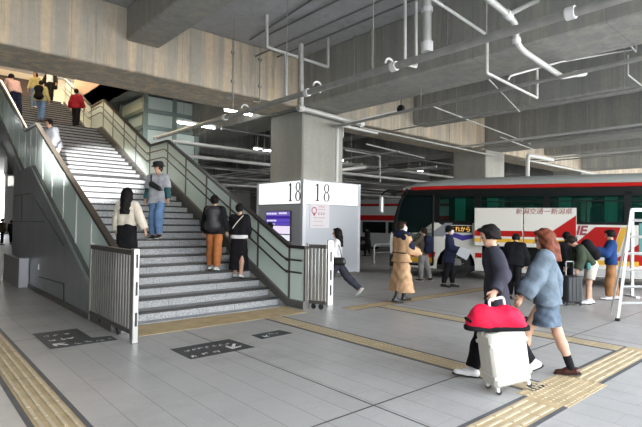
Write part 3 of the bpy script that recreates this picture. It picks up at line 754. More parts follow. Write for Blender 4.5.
# ---------------------------------------------------------------- SIGN BOX ROUND THE COLUMN
BX0, BX1, BY0, BY1, BH = 8.6, 10.91, 10.56, 12.87, 2.83
bx = empty('platform_sign_box', (BX0, BY0, 0)); tag(bx, 'grey panelled box round the concrete column with a lit band numbered 18', 'sign box')
m = MB(); a = .012
m.box(0, 0, .12, BX1 - BX0, .05, 2.15); m.box(0, .05, .12, .05, BY1 - BY0, 2.15); m.box(.05, BY1 - BY0 - .05, .12, BX1 - BX0, BY1 - BY0, 2.15); m.box(BX1 - BX0 - .05, .05, .12, BX1 - BX0, BY1 - BY0 - .05, 2.15)
m.build('cladding', M_BOX, bx)
m = MB(); m.box(.03, .03, 0, BX1 - BX0 - .03, .08, .12); m.box(.03, .03, 0, .08, BY1 - BY0 - .03, .12); m.build('plinth', M_STEELD, bx)
m = MB()
for (x, y) in ((0, 0), (BX1 - BX0 - .10, 0), (0, BY1 - BY0 - .10)):
    m = MB(); m.bbox(x - .01, y - .01, .1, x + .11, y + .11, BH, .008)
    m.build('corner_post', mat('cladding_edge', (.62, .64, .70), .35, .3), bx)
m = MB(); m.box(0, -.008, 2.12, BX1 - BX0, 0.0, 2.15); m.box(-.008, 0, 2.12, 0, BY1 - BY0, 2.15); m.box(0, 0, BH - .03, BX1 - BX0, .08, BH); m.box(0, 0, BH - .03, .08, BY1 - BY0, BH); m.build('seam_trim', M_BOXD, bx)
M_LIT = mat('backlit_white', (.25, .25, .25), .6, emit=(1, 1, 1), estr=1.0, spec=.1)
m = MB(); m.box(.12, .0, 2.15, BX1 - BX0 - .12, .04, BH - .03); l1 = m.build('lit_panel', M_LIT, bx)
m = MB(); m.box(.0, .12, 2.15, .04, BY1 - BY0 - .12, BH - .03); l2 = m.build('lit_panel', M_LIT, bx)
def digit1(m, T, h):
    m.prism([(-.06 * h, 0), (.06 * h, 0), (.06 * h, .97 * h), (-.0 * h, .97 * h), (-.06 * h, .93 * h)], T, .006); m.prism([(-.17 * h, 0), (.17 * h, 0), (.17 * h, .03 * h), (.05 * h, .06 * h), (-.05 * h, .06 * h), (-.17 * h, .03 * h)], T, .006)
    m.prism([(-.05 * h, .93 * h), (0, .97 * h), (-.0 * h, 1.0 * h), (-.17 * h, .86 * h), (-.16 * h, .83 * h), (-.05 * h, .87 * h)], T, .006)
def ring(m, T, cx, cy, rx, ry, tx, ty, seg=28):
    vs = []
    for z in (0, .006):
        for (ax, ay) in ((rx, ry), (rx - tx, ry - ty)):
            for k in range(seg): a = 2 * PI * k / seg; vs.append(T @ Vector((cx + ax * math.cos(a), cy + ay * math.sin(a), z)))
    fs = []
    for k in range(seg):
        n = (k + 1) % seg
        fs += [(k, n, seg + n, seg + k), (2 * seg + k, 3 * seg + k, 3 * seg + n, 2 * seg + n), (k, 2 * seg + k, 2 * seg + n, n), (seg + k, seg + n, 3 * seg + n, 3 * seg + k)]
    m.add(vs, fs)
def digit8(m, T, h):
    ring(m, T, 0, .26 * h, .23 * h, .27 * h, .10 * h, .04 * h); ring(m, T, 0, .75 * h, .20 * h, .25 * h, .09 * h, .04 * h)
TA = lambda x, z: Matrix.Translation((x, -.001, z)) @ Matrix.Rotation(PI / 2, 4, 'X')
TB = lambda y, z: Matrix.Translation((-.001, y, z)) @ Matrix.Rotation(-PI / 2, 4, 'Z') @ Matrix.Rotation(PI / 2, 4, 'X')
M_INK = mat('sign_ink', (.03, .03, .035), .5)
m = MB(); digit1(m, TA(on_y(317.5, 195, BY0).x - BX0, 2.23), .52); m.build('digit_one', M_INK, l1); m = MB(); digit8(m, TA(on_y(326.5, 195, BY0).x - BX0, 2.23), .52); m.build('digit_eight', M_INK, l1)
m = MB(); digit1(m, TB(on_x(290.5, 195, BX0).y - BY0, 2.22), .54); m.build('digit_one', M_INK, l2); m = MB(); digit8(m, TB(on_x(298, 195, BX0).y - BY0, 2.22), .54); m.build('digit_eight', M_INK, l2)
# departure screen on the left face
sc0 = MB(); sc0.bbox(-.05, .50, 1.05, .0, 1.72, 1.95, .01); scr = sc0.build('departure_screen', M_BLACK, None, loc=(BX0, BY0, 0)); tag(scr, 'departure screen with purple header on the left face of the sign box', 'screen')
def em(name, c, s=1.): return mat(name, tuple(v * .3 for v in c), .4, emit=c, estr=s)
for (z0, z1, nm, c) in ((1.80, 1.93, 'header', (.16, .11, .42)), (1.74, 1.80, 'line', (.05, .02, .30)), (1.60, 1.72, 'row', (.10, .06, .45)), (1.52, 1.59, 'row', (.22, .17, .55)), (1.27, 1.50, 'timetable', (.75, .66, .85)), (1.07, 1.24, 'timetable_foot', (.72, .74, .80))):
    m = MB(); m.box(-.056, .52, z0, -.051, 1.70, z1); m.build('screen_area', em('screen_' + nm, c), scr)
m = MB()
for i in range(6): m.box(-.058, 1.62 - i * .09, 1.84, -.057, 1.62 - i * .09 + .06, 1.89)
for i in range(8): m.box(-.058, 1.02 - i * .05, 1.85, -.057, 1.02 - i * .05 + .035, 1.90)
for i in range(7): m.box(-.058, 1.60 - i * .07, 1.63, -.057, 1.60 - i * .07 + .05, 1.68)
for i in range(6): m.box(-.058, 1.60 - i * .07, 1.54, -.057, 1.60 - i * .07 + .05, 1.57)
m.build('screen_text', em('screen_text', (.8, .8, .9)), scr)
# poster
m = MB(); m.box(0, -.012, .06, .74, -.0, .76); po = m.build('poster', mat('poster_paper', (.72, .70, .74), .6), None, loc=(BX0 + .26, BY0 - .0, 1.40)); tag(po, 'white notice with a red location pin on the right face of the sign box', 'poster')
M_RED = mat('notice_red', (.42, .06, .09), .6)
m = MB(); T = Matrix.Translation((.15, -.013, .56)) @ Matrix.Rotation(PI / 2, 4, 'X'); ring(m, T, 0, 0, .10, .10, .025, .025); m.prism([(-.06, -.08), (.06, -.08), (0, -.17)], T, .003); m.build('pin_icon', M_RED, po)
m = MB()
for z, x0, n, hh, w in ((.66, .32, 5, .045, .035), (.58, .28, 8, .03, .028), (.44, .30, 3, .08, .07), (.34, .12, 11, .03, .03), (.24, .10, 10, .02, .03), (.12, .10, 11, .02, .03)):
    for i in range(n):
        X = x0 + i * w * 1.35; m.box(X, -.014, z, X + w * .9, -.012, z + hh * .2); m.box(X + w * .4, -.014, z, X + w * .55, -.012, z + hh); m.box(X, -.014, z + hh * .6, X + w * .9, -.012, z + hh * .75)
m.build('notice_text', M_RED, po)

# ---------------------------------------------------------------- BUS
def build_bus(front, ang, label, full=True):
    r = empty('coach_bus', front, ang); tag(r, label, 'bus')
    WHT = mat('bus_white', (.66, .65, .60), .5, spec=.12); RED = mat('bus_red', (.40, .012, .010), .5, spec=.12); YEL = mat('bus_yellow', (.72, .42, .05), .5, spec=.12); GRY = mat('bus_roof_grey', (.30, .33, .32), .5, spec=.12); BLU = mat('bus_violet', (.06, .045, .28), .5, spec=.1); BLK = mat('bus_black', (.006, .007, .007), .5, spec=.12)
    TX = lambda y: Matrix.Translation((0, y, 0)) @ Matrix.Rotation(PI / 2, 4, 'X')   # poly (x,z) extruded to -y
    def sidepoly(poly, y, h, name, mt, par=None): m = MB(); m.prism(poly, TX(y), h); return m.build(name, mt, par or r)
    # lower shell: near and far skins with wheel arches, front, rear, belly
    def arch(c, rr=.56, n=10): return [(c + rr * math.cos(PI * k / n), .42 + rr * math.sin(PI * k / n)) for k in range(n + 1)]
    out = [(1.75, .28)] + [(1.98, .5), (2.02, 1.0), (1.98, 1.35), (1.15, 1.35), (.62, 1.70), (-9.6, 1.70), (-9.75, .5), (-9.7, .28), (-6.6 , .28)]
    def skin(poly_front):
        p = [(1.75, .28), (1.98, .5), (2.02, 1.0), (1.98, 1.35), (1.1, 1.35), (.62, 1.70), (-9.6, 1.70), (-9.75, .5), (-9.7, .28), (-6.56, .28)] + arch(-6.0)[::-1] + [(-5.44, .28), (-.56, .28)] + arch(0.)[::-1] + [(.56, .28)]
        return p
    for y in (0, -2.44): 
        sidepoly(skin(0), y, .06, 'side_panel', WHT)
    m = MB(); m.box(-9.7, -2.44, .25, 1.8, -.06, .40); m.box(-9.7, -2.44, .40, -6.8, -.06, 1.0); m.box(-5.2, -2.44, .4, -.8, -.06, .5); m.box(-9.72, -2.46, .4, -9.6, -.05, 2.7); m.build('underbody', M_BLACK, r)
    m = MB(); m.box(-9.6, -2.44, 1.05, 1.9, -.07, 1.12); m.build('cabin_floor', mat('bus_floor', (.08, .08, .09), .7), r)
    # front face
    prof = [(2.0, .3), (2.06, .6), (2.06, 1.25)]
    m = MB(); n = 9; vs = []
    for k in range(n):
        t = k / (n - 1); y = -2.5 * t; bulge = .16 * (1 - (2 * t - 1) ** 4)
        for x, z in ((1.85, .28), (1.98, .55), (2.0, 1.05), (1.99, 1.3)): vs.append((x + bulge - .08, y, z))
    fs = [(k * 4 + j, k * 4 + j + 1, (k + 1) * 4 + j + 1, (k + 1) * 4 + j) for k in range(n - 1) for j in range(3)]
    m.add(vs, fs); m.build('front_panel', WHT, r, True)
    m = MB(); vs = []
    for k in range(n):
        t = k / (n - 1); y = -.02 - 2.46 * t; bulge = .20 * (1 - (2 * t - 1) ** 4)
        for x, z in ((1.99, 1.3), (1.93, 1.8), (1.78, 2.3), (1.55, 2.68)): vs.append((x + bulge - .1, y, z))
    m.add(vs, fs); m.build('windscreen', M_SHIELD, r, True)
    m = MB()
    for y in (-.02, -2.48): m = MB(); m.tube([(1.9, y, 1.3), (1.84, y, 1.8), (1.69, y, 2.3), (1.46, y, 2.7)], .05, 8); m.build('windscreen_pillar', BLK, r, True)
    # roof
    m = MB(); xs = [1.62, 1.2, .2, -2, -4, -6, -9.6]; zt = [-.26, -.12, -.02, 0, 0, 0, -.05]; vs = []; prr = [(0, 2.66), (-.01, 2.80), (-.10, 2.93), (-.35, 3.03), (-.8, 3.08), (-1.25, 3.10), (-1.7, 3.08), (-2.15, 3.03), (-2.40, 2.93), (-2.49, 2.80), (-2.5, 2.66)]
    for x, dz in zip(xs, zt):
        for y, z in prr: vs.append((x, y, 2.66 + (z - 2.66) * (1 + dz * 2.6) if dz < -.1 else z + dz * (z - 2.66) * 3))
    q = len(prr); fs = [(i * q + j, i * q + j + 1, (i + 1) * q + j + 1, (i + 1) * q + j) for i in range(len(xs) - 1) for j in range(q - 1)] + [tuple(range(q)), tuple((len(xs) - 1) * q + k for k in range(q))]
    fs += [(i * q, (i + 1) * q, (i + 1) * q + q - 1, i * q + q - 1) for i in range(len(xs) - 1)]
    m.add(vs, fs); m.build('roof', GRY, r, True)
    m = MB(); m.tube([(-9.6, .012, 2.72), (.2, .012, 2.72), (1.1, .005, 2.71), (1.62, -.1, 2.69), (1.80, -.6, 2.68), (1.86, -1.25, 2.68), (1.8, -1.9, 2.68), (1.62, -2.4, 2.69)], .055, 8); m.build('red_roof_stripe', RED, r, True)
    # windows: header, pillars, sills, glass
    m = MB(); m.box(-9.6, -.05, 2.44, 1.5, -.0, 2.68); m.box(-9.6, -2.5, 2.5, 1.5, -2.45, 2.68); m.build('window_header', BLK, r)
    for x in (.56, -.62, -2.46, -4.36, -6.2, -8.0, -9.5):
        for y in (-.05, -2.49):
            m = MB(); m.box(x - .08, y, 1.66, x + .08, y + .05, 2.55); m.build('window_pillar', BLK, r)
    m = MB(); m.box(-9.6, -.04, 1.66, .62, .004, 1.73); m.box(-9.6, -2.5, 1.66, .62, -2.45, 1.73); m.build('window_sill', BLK, r)
    px = [.48, -.54, -.70, -2.38, -2.54, -4.28, -4.44, -6.12, -6.28, -7.92, -8.08, -9.42]
    for i in range(0, 12, 2):
        for y in (-.03, -2.48):
            m = MB(); m.box(px[i + 1], y, 1.70, px[i], y + .012, 2.53); m.build('window_glass', M_BUSGL, r)
        if full and i > 0:
            m = MB(); m.box(px[i + 1], -.015, 2.28, px[i], -.005, 2.31); m.box((px[i] + px[i + 1]) / 2 - .015, -.015, 1.72, (px[i] + px[i + 1]) / 2 + .015, -.005, 2.28); m.build('window_bar', BLK, r)
    # door
    sidepoly([(.66, .38), (1.72, .38), (1.86, 1.0), (1.80, 1.8), (1.62, 2.5), (.66, 2.5)], -.0, .03, 'door', M_SHIELD)
    m = MB(); m.tube([(.66, .02, .38), (1.72, .02, .38), (1.86, .02, 1.0), (1.80, .02, 1.8), (1.62, .02, 2.5), (.66, .02, 2.5), (.66, .02, .38)], .03, 6); m.build('door_frame', BLK, r)
    m = MB(); m.tube([(1.66, .03, 2.62), (2.05, .22, 2.66), (2.22, .30, 2.5)], .022, 8, round_r=.1); arm = m.build('mirror_arm', BLK, r, True)
    m = MB(); m.bbox(2.14, .2, 1.95, 2.26, .40, 2.45, .03); m.build('side_mirror', mat('mirror_housing', (.45, .47, .48), .3, .5), arm)
    # wheels
    for cx2 in (0., -6.0):
        for y in (-.30, -2.2):
            m = MB(); Mx = Matrix.Translation((cx2, y, .45)) @ Matrix.Rotation(-PI / 2, 4, 'X'); 
            m.lathe([(.2, -.13), (.43, -.13), (.45, -.09), (.45, .11), (.43, .14), (.30, .15), (.29, .13)], seg=28, mtx=Mx); w = m.build('wheel', M_RUBBER, r, True)
            m = MB(); m.lathe([(.29, .05), (.285, .13), (.22, .09), (.16, .12), (.15, .16), (.05, .18), (.01, .18)], seg=24, mtx=Mx)
            for k in range(8): a = k * PI / 4; m.lathe([(.018, .10), (.018, .15), (.002, .155)], (0, 0, 0), 6, Mx @ Matrix.Translation((.2 * math.cos(a), .2 * math.sin(a), 0)))
            m.build('rim', mat('wheel_rim', (.30, .30, .30), .4, .8), w, True)
        m = MB(); m.box(cx2 - .56, -.62, .42, cx2 + .56, -.58, 1.0); m.build('wheel_well', M_BLACK, r)
    # interior
    seatm = mat('seat_fabric', (.03, .20, .18), .9)
    for i, x in enumerate([-1.2 - .85 * k for k in range(9)]):
        for y in (-.45, -.95, -1.65, -2.1):
            m = MB(); m.bbox(x - .09, y - .21, 1.45, x + .09, y + .21, 2.22, .05); m.bbox(x - .05, y - .21, 1.42, x + .42, y + .21, 1.56, .04); m.build('seat', seatm, r)
    for y in (-.5, -2.0):
        m = MB()
        for k in range(6): m.box(-.9 - k * 1.5, y - .04, 2.60, -.2 - k * 1.5, y + .04, 2.62)
        m.build('cabin_light', mat('cabin_light', (.8, .9, .9), .5, emit=(.75, 1., .95), estr=7), r)
    curt = mat('curtain', (.3, .8, .72), .9)
    for x in (-.10, -1.02, -2.9, -4.0, -5.0):
        m = MB(); vs = []
        for k in range(13): vs += [(x - .16 + .026 * k, -.16 + .02 * (k % 2), 1.72), (x - .16 + .026 * k, -.16 + .02 * (k % 2), 2.4)]
        m.add(vs, [(2 * k, 2 * k + 1, 2 * k + 3, 2 * k + 2) for k in range(12)]); m.build('curtain', curt, r)
    # graphics
    if full:
        sidepoly([(.50, 1.66), (-.48, 1.66), (-.48, 1.60), (.42, 1.60)], .004, .006, 'trim_line', BLK)
        sidepoly([(.86, 1.25), (.35, 1.25), (.08, 1.66), (.30, 1.66)], .005, .006, 'grey_flash', mat('bus_grey', (.22, .23, .25), .4))
        sidepoly([(.30, 1.33), (.0, 1.36), (-.2, 1.30), (-.5, 1.33), (-.5, 1.22), (-.2, 1.14), (.0, 1.22), (.3, 1.27)], .006, .006, 'violet_swoosh', BLU)
        m = MB(); m.bbox(-.47, 0, 1.38, .20, .03, 1.58, .01); ds = m.build('destination_sign', BLK, r)
        vs, fs = text_mesh('これから', .17, .001); w = max(v.x for v in vs); T = Matrix.Translation((.16, .031, 1.42)) @ Matrix.Rotation(PI, 4, 'Z') @ Matrix.Rotation(PI / 2, 4, 'X') @ Matrix.Scale(.58 / w, 4, (1, 0, 0))
        m = MB(); m.add([T @ v for v in vs], fs); m.build('lettering', em('amber_led', (1., .55, .12), 1.3), ds)
        # lower stripes by the wheels
        sidepoly([(1.7, .62), (.62, .62), (.58, .78), (1.75, .78)], .004, .006, 'red_stripe', RED); sidepoly([(1.68, .45), (.6, .45), (.62, .6), (1.7, .6)], .004, .006, 'yellow_stripe', YEL)
        sidepoly([(-.57, .45), (-.75, .45), (-.75, 1.0), (-.57, 1.0)], .012, .008, 'white_edge', WHT); sidepoly([(-.57, .66), (-.75, .66), (-.75, .80), (-.57, .80)], .016, .008, 'red_stripe', RED)
        sidepoly([(-.60, 1.36), (-3.2, 1.36), (-3.2, .46), (-.76, .46), (-.76, 1.36)], .006, .008, 'luggage_bay_shade', BLK)  # flat black sheet painting the shade inside the open bay
        sidepoly([(-2.4, .50), (-8, .50), (-8, .30), (-2.4, .30)], .02, .02, 'skirt_rail', mat('bus_skirt', (.42, .42, .42), .4, .4))
        sidepoly([(-3.62, 1.60), (-4.2, 1.60), (-4.0, .95), (-2.95, .95)], .005, .006, 'red_flash', RED); sidepoly([(-4.22, 1.60), (-4.36, 1.60), (-4.16, .95), (-4.02, .95)], .005, .006, 'yellow_flash', YEL)
        sidepoly([(-4.95, 1.45), (-5.4, 1.45), (-5.2, .62), (-3.9, .62)], .005, .006, 'red_flash', RED); sidepoly([(-2.9, .72), (-4.6, .72), (-4.6, .60), (-2.9, .60)], .008, .006, 'yellow_stripe', YEL)
        for ch, x in (('N', -2.98), ('E', -3.24)):
            vs, fs = text_mesh(ch, .34, .002, bold=.014); T = Matrix.Translation((x, .006, 1.39)) @ Matrix.Rotation(PI, 4, 'Z') @ Matrix.Rotation(PI / 2, 4, 'X') @ Matrix(((1, .2, 0, 0), (0, 1, 0, 0), (0, 0, 1, 0), (0, 0, 0, 1)))
            m = MB(); m.add([T @ v for v in vs], fs); m.build('lettering', mat('letter_maroon', (.25, .03, .05), .4), r)
        # raised luggage doors
        Y = .24
        for x1_, x0_, first in ((-.57, -1.86, 1), (-1.88, -3.17, 0)):
            m = MB(); m.bbox(x0_, Y - .05, 1.02, x1_, Y, 2.10, .008); d = m.build('raised_luggage_door', WHT, r)
            if first: a, b = x0_, x1_
            if first:
                sidepoly([(x1_ - .01, 1.46), (x0_ + .01, 1.46), (x0_ + .01, 1.30), (x1_ - .01, 1.30)], Y + .004, .004, 'red_stripe', RED, d); sidepoly([(x1_ - .01, 1.24), (x0_ + .01, 1.24), (x0_ + .01, 1.13), (x1_ - .01, 1.13)], Y + .004, .004, 'yellow_stripe', YEL, d)
            else:
                sidepoly([(x1_ - .01, 1.46), (-2.58, 1.46), (-3.16, 1.90), (-3.16, 1.30), (x1_ - .01, 1.30)], Y + .004, .004, 'red_flash', RED, d); sidepoly([(x1_ - .01, 1.24), (x0_ + .01, 1.24), (x0_ + .01, 1.13), (x1_ - .01, 1.13)], Y + .004, .004, 'yellow_stripe', YEL, d)
            for q in (x0_ + .2, x1_ - .2):
                m = MB(); m.tube([(q, Y - .05, 1.4), (q, -.02, 1.2)], .015, 6); m.build('lift_arm', M_STEELD, d)
            if not first:
                vs, fs = text_mesh('新潟交通ー新潟県', .155, .001); w = max(v.x for v in vs)
                T = Matrix.Translation((-1.66, Y + .003, 1.94)) @ Matrix.Rotation(PI, 4, 'Z') @ Matrix.Rotation(PI / 2, 4, 'X') @ Matrix.Scale(1.40 / w, 4, (1, 0, 0)) @ Matrix.Scale(1.15, 4, (0, 1, 0)) @ Matrix(((1, .18, 0, 0), (0, 1, 0, 0), (0, 0, 1, 0), (0, 0, 0, 1)))
                m = MB(); m.add([T @ v for v in vs], fs); m.build('lettering', mat('letter_red', (.20, .008, .012), .6, spec=.05), d)
    else:
        SIL = mat('bus_silver', (.5, .52, .53), .4, .3)
        sidepoly([(1.7, 2.62), (-9.5, 2.62), (-9.5, .3), (-6.6, .3), (-6.5, .85), (-5.5, .85), (-5.4, .3), (-.6, .3), (-.5, .85), (.5, .85), (.6, .3), (1.7, .3)], .05, .05, 'silver_side', SIL)
        sidepoly([(1.7, 2.10), (-9.5, 2.10), (-9.5, 1.80), (1.7, 1.80)], .07, .02, 'red_band', RED)
        for k in range(7): sidepoly([(1.5 - k * 1.55, 1.72), (.1 - k * 1.55, 1.72), (.1 - k * 1.55, 1.08), (1.5 - k * 1.55, 1.08)], .07, .02, 'window_pane', M_SHIELD)
    return r
BDIR = Vector((-.4, .9165, 0)); BANG = math.atan2(.9165, -.4)
build_bus(Vector((12.51, 8.17, 0)), BANG, 'white coach with red roof stripe and raised luggage doors, people waiting beside it')
build_bus(on_z(362, 251) , BANG, 'silver bus with a broad red band parked far behind the first coach', False)

# ---------------------------------------------------------------- FURNITURE AT THE RIGHT EDGE AND BEHIND
def ladder():
    A = Vector((9.32, 2.88, 0)); B = Vector((9.90, 2.52, 0)); lean = Vector((.22, .05, 0)) * 1.0
    r = empty('stepladder', A); tag(r, 'aluminium stepladder at the right edge of the photo', 'ladder'); AL = mat('aluminium', (.58, .58, .57), .35, .7)
    topA = A + Vector((.30, -.12, 1.9)); topB = B + Vector((.15, -.18, 1.9))
    C2 = A + Vector((.75, .35, 0)); D2 = B + Vector((.75, .35, 0))
    for p, q in ((A, topA), (B, topB)): m = MB(); m.tube([p - A, q - A], .03, 4); m.build('side_rail', AL, r)
    for p, q in ((C2, topA), (D2, topB)): m = MB(); m.tube([p - A, q - A], .022, 4); m.build('rear_leg', AL, r)
    for k in range(1, 7):
        t = k / 6.6; m = MB(); p = A.lerp(topA, t) - A; q = B.lerp(topB, t) - A; d = Vector((.03, .02, 0)); m.tube([p + d, q + d], .024, 4); m.build('rung', AL, r)
    for p in (A, B): m = MB(); m.bbox(p.x - A.x - .035, p.y - A.y - .035, 0, p.x - A.x + .035, p.y - A.y + .035, .05, .006); m.build('rubber_foot', M_RUBBER, r)
ladder()
b0 = on_z(632, 297); r = empty('standing_signboard', b0, D(-41.3)); tag(r, 'tall white framed sign board standing between the stepladder and the coach', 'sign board')
m = MB(); m.bbox(-.03, -.03, 0, .03, .03, 2.05, .006); m.build('post', M_WHITE, r); m = MB(); m.bbox(.97, -.03, 0, 1.03, .03, 2.05, .006); m.build('post', M_WHITE, r)
m = MB(); m.bbox(.03, -.03, 1.97, .97, .03, 2.05, .006); m.build('top_bar', M_WHITE, r); 
for xx in (0, 1): m = MB(); m.bbox(xx - .05, -.22, 0, xx + .05, .22, .04, .006); m.build('foot_bar', M_WHITE, r)
m = MB(); m.box(.16, -.01, .95, .97, .01, 1.7); m.build('sign_panel', mat('teal_panel', (.06, .17, .16), .6, spec=.1), r)
p0 = on_z(374, 264); p1 = on_z(402, 262); r = empty('guard_rail', p0); tag(r, 'low silver tube guard rail beyond the sign box', 'rail')
m = MB(); d = p1 - p0; m.tube([(0, 0, 0), (0, 0, .78), d + Vector((0, 0, .78)), d], .035, 8, round_r=.15); m.build('hoop', M_STEEL, r, True)
m = MB(); m.tube([Vector((0, 0, .45)), d + Vector((0, 0, .45))], .02, 8); m.build('cross_bar', M_STEEL, r, True)
# glazed vestibule right of the stairs
r = empty('glazed_vestibule', (6.6, 17.2, 0)); tag(r, 'glazed lift lobby with pale frames beyond the right of the stairs', 'vestibule'); FR = mat('pale_green_frame', (.30, .38, .36), .4, .3)
m = MB()
for x, y in ((0, 0), (1.1, 0), (2.0, 0), (0, 2.4), (2.0, 2.4)): m.bbox(x, y, 0, x + .16, y + .16, 6.2, .01)
m.build('frame', FR, r)
for z in (3.2, 4.9, 5.5):
    m = MB(); m.bbox(-.02, -.04, z, 2.2, .2, z + .14, .01); m.build('transom', FR, r); m = MB(); m.bbox(-.04, .2, z, .18, 2.5, z + .14, .01); m.build('transom', FR, r)
m = MB(); m.box(.05, .06, 0, 2.0, .08, 6.1); m.box(.05, .1, 0, .07, 2.4, 6.1); m.build('glass', M_FROST, r)

# ---------------------------------------------------------------- PIPES UNDER THE SLAB
def pipe(pts, rad, label, m=M_PIPE, hang=(), joints=(), zt=SZ, group=None, rr=.06, name='ceiling_pipe'):
    O = Vector(pts[0]); r = empty(name, O); tag(r, label, 'pipe', group)
    q = MB(); q.tube([Vector(p) - O for p in pts], rad, 10, round_r=rr); q.build('pipe_run', m, r, True)
    for p in hang:
        p = Vector(p) - O; q = MB(); q.tube([p, Vector((p.x, p.y, zt - O.z))], .008, 5); q.build('hanger_rod', M_PIPEG, r)
    for a, b in joints:
        q = MB(); q.tube([Vector(a) - O, Vector(b) - O], rad * 1.35, 10); q.build('coupling', M_WHITE, r, True)
    return r
X = 5.72
lp = pipe([(X, .5, 4.03), (X, 14.0, 4.03)], .055, 'long grey pipe crossing under the beams from the upper right to the stair landing', M_PIPEG, hang=[(X, y, 4.03) for y in (3.3, 5.3, 7.6, 9.6)], joints=[((X, y, 4.03), (X, y + .10, 4.03)) for y in (2.2, 4.8, 6.9, 9.9, 13.8)])
for y, n in ((4.9, 0), (6.6, 1), (9.0, 2)):
    q = MB(); pts = [Vector((.1 * math.cos(a), 0, .1 * math.sin(a))) for a in [D(-60 + 26 * k) for k in range(10)]]; q.tube(pts, .018, 6); o = q.build('pipe_clamp', M_WHITE, lp, True, loc=Vector((X - .05, y, 4.05)) - Vector(lp.location))
X2 = 9.6
pipe([(9.2, 1.0, 4.42), (9.6, 9.6, 4.42), (9.6, 10.4, 4.42)], .04, 'grey pipe under the long girder right of the column', M_PIPEG, hang=[(9.4, 4.8, 4.42), (9.5, 7.2, 4.42)], zt=BZ)
Y = on_z(267, 15, SZ).y
def yp(L, Y): return [on_y(x, y, Y) for x, y in L]
pipe(yp([(267, 14), (267, 47), (328, 67), (328, 38)], Y), .035, 'white U-shaped sprinkler pipe hung above the column', rr=.02)
Y = 7.8
pipe(yp([(301, 44), (301, 107), (298, 108)], Y), .06, 'thick vertical grey pipe coming down to the long pipe by the column', M_PIPEG)
pipe(yp([(286, 54), (286, 98)], 8.6), .035, 'thin white vertical pipe left of the thick grey one', M_PIPE)
pipe([Vector((8.3, 10.5, 4.80)), Vector((10.95, 10.5, 4.70))], .075, 'fat white pipe running across the top of the column', M_PIPE, joints=[((8.35, 10.5, 4.80), (8.5, 10.5, 4.795)), ((10.75, 10.5, 4.71), (10.9, 10.5, 4.70))])
pipe([(9.75, 10.42, BH), (9.75, 10.42, 4.52), (11.5, 10.42, 4.50)], .05, 'white pipe climbing the column face from the sign box', M_PIPE, rr=.05)
Y = 5.6
pipe(yp([(405, -12), (405, 64), (416, 67), (416, 2)], Y), .03, 'narrow white U pipe left of the thick drain pipe', rr=.02)
pipe(yp([(427, -12), (427, 52)], Y), .085, 'thick white drain pipe hanging from the slab', M_PIPE, joints=[(on_y(427, 42, Y), on_y(427, 52, Y)), (on_y(427, 8, Y), on_y(427, 12, Y))])
pipe(yp([(428, -4), (487, 35), (487, 73), (537, 98), (537, 70)], 4.6), .028, 'long white sprinkler pipe stepping down to the right', rr=.02)
pipe(yp([(480, -8), (508, 15), (516, 24), (516, 42), (523, 51), (562, 77), (584, 73)], 3.9), .052, 'fat white drain pipe bending twice above the coach', M_PIPE, joints=[(on_y(506, 13, 3.9), on_y(510, 17, 3.9)), (on_y(516, 26, 3.9), on_y(516, 31, 3.9)), (on_y(516, 38, 3.9), on_y(517, 43, 3.9)), (on_y(575, 74, 3.9), on_y(584, 73, 3.9))], rr=.12)
pipe(yp([(508, 15), (530, 4), (560, -8)], 3.9), .04, 'white branch pipe leaving the fat drain pipe at the top edge', M_PIPE)
pipe(yp([(508, 80), (510, 76), (560, 62), (642, 48), (690, 40)], 4.0), .018, 'thin white conduit rising to the right above the U pipe', M_PIPE, rr=.1)
pipe(yp([(613, -6), (613, 26), (636, 52), (636, 44)], 3.5), .018, 'thin white drop pipe near the top right corner', rr=.02)
pipe(yp([(628, 55), (628, 75), (650, 92)], 3.8), .018, 'thin white drop pipe at the right edge', rr=.02)
for i, (x, z_, lb) in enumerate(((12.4, 4.72, 'grey conduit running along the bay right of the girder'), (16.3, 4.62, 'white pipe running along the bay above the coach'), (17.7, 4.75, 'grey pipe next to the right girder above the coach'), (21.6, 4.6, 'white pipe beyond the right girder'), (23.2, 4.7, 'grey conduit beyond the right girder'))):
    pipe([(x, .8, z_), (x, 10.7, z_)], (.025, .04, .05, .04, .03)[i], lb, (M_PIPEG, M_PIPE, M_PIPEG, M_PIPE, M_PIPEG)[i], hang=[(x, 1.5 + 2.2 * j, z_) for j in range(4)])
pipe([(10.6, 10.35, 4.55), (18.8, 10.35, 4.5)], .035, 'thin pipe along the foot of the bright beam', M_PIPEG, hang=[(11.6 + 1.9 * j, 10.35, 4.55) for j in range(4)])
pipe([(20.6, 10.0, 4.5), (34, 10.0, 4.5)], .05, 'white pipe along the far bright beam', M_PIPE, hang=[(21.6 + 2.4 * j, 10.0, 4.55) for j in range(5)])
pipe([(19.2, 9.2, 2.9), (19.2, 9.2, 4.5), (21.5, 9.2, 4.5)], .08, 'white elbow pipe rising behind the coach roof', M_WHITE, rr=.2)
pipe([Vector((6.2, 13.85, 4.0)), Vector((9.8, 13.8, 4.0))], .045, 'white pipe running behind the column from the landing', M_PIPE)
pipe(yp([(602, 95), (602, 152)], 9.), .06, 'thick grey pipe hanging in front of the right girder', M_PIPEG)
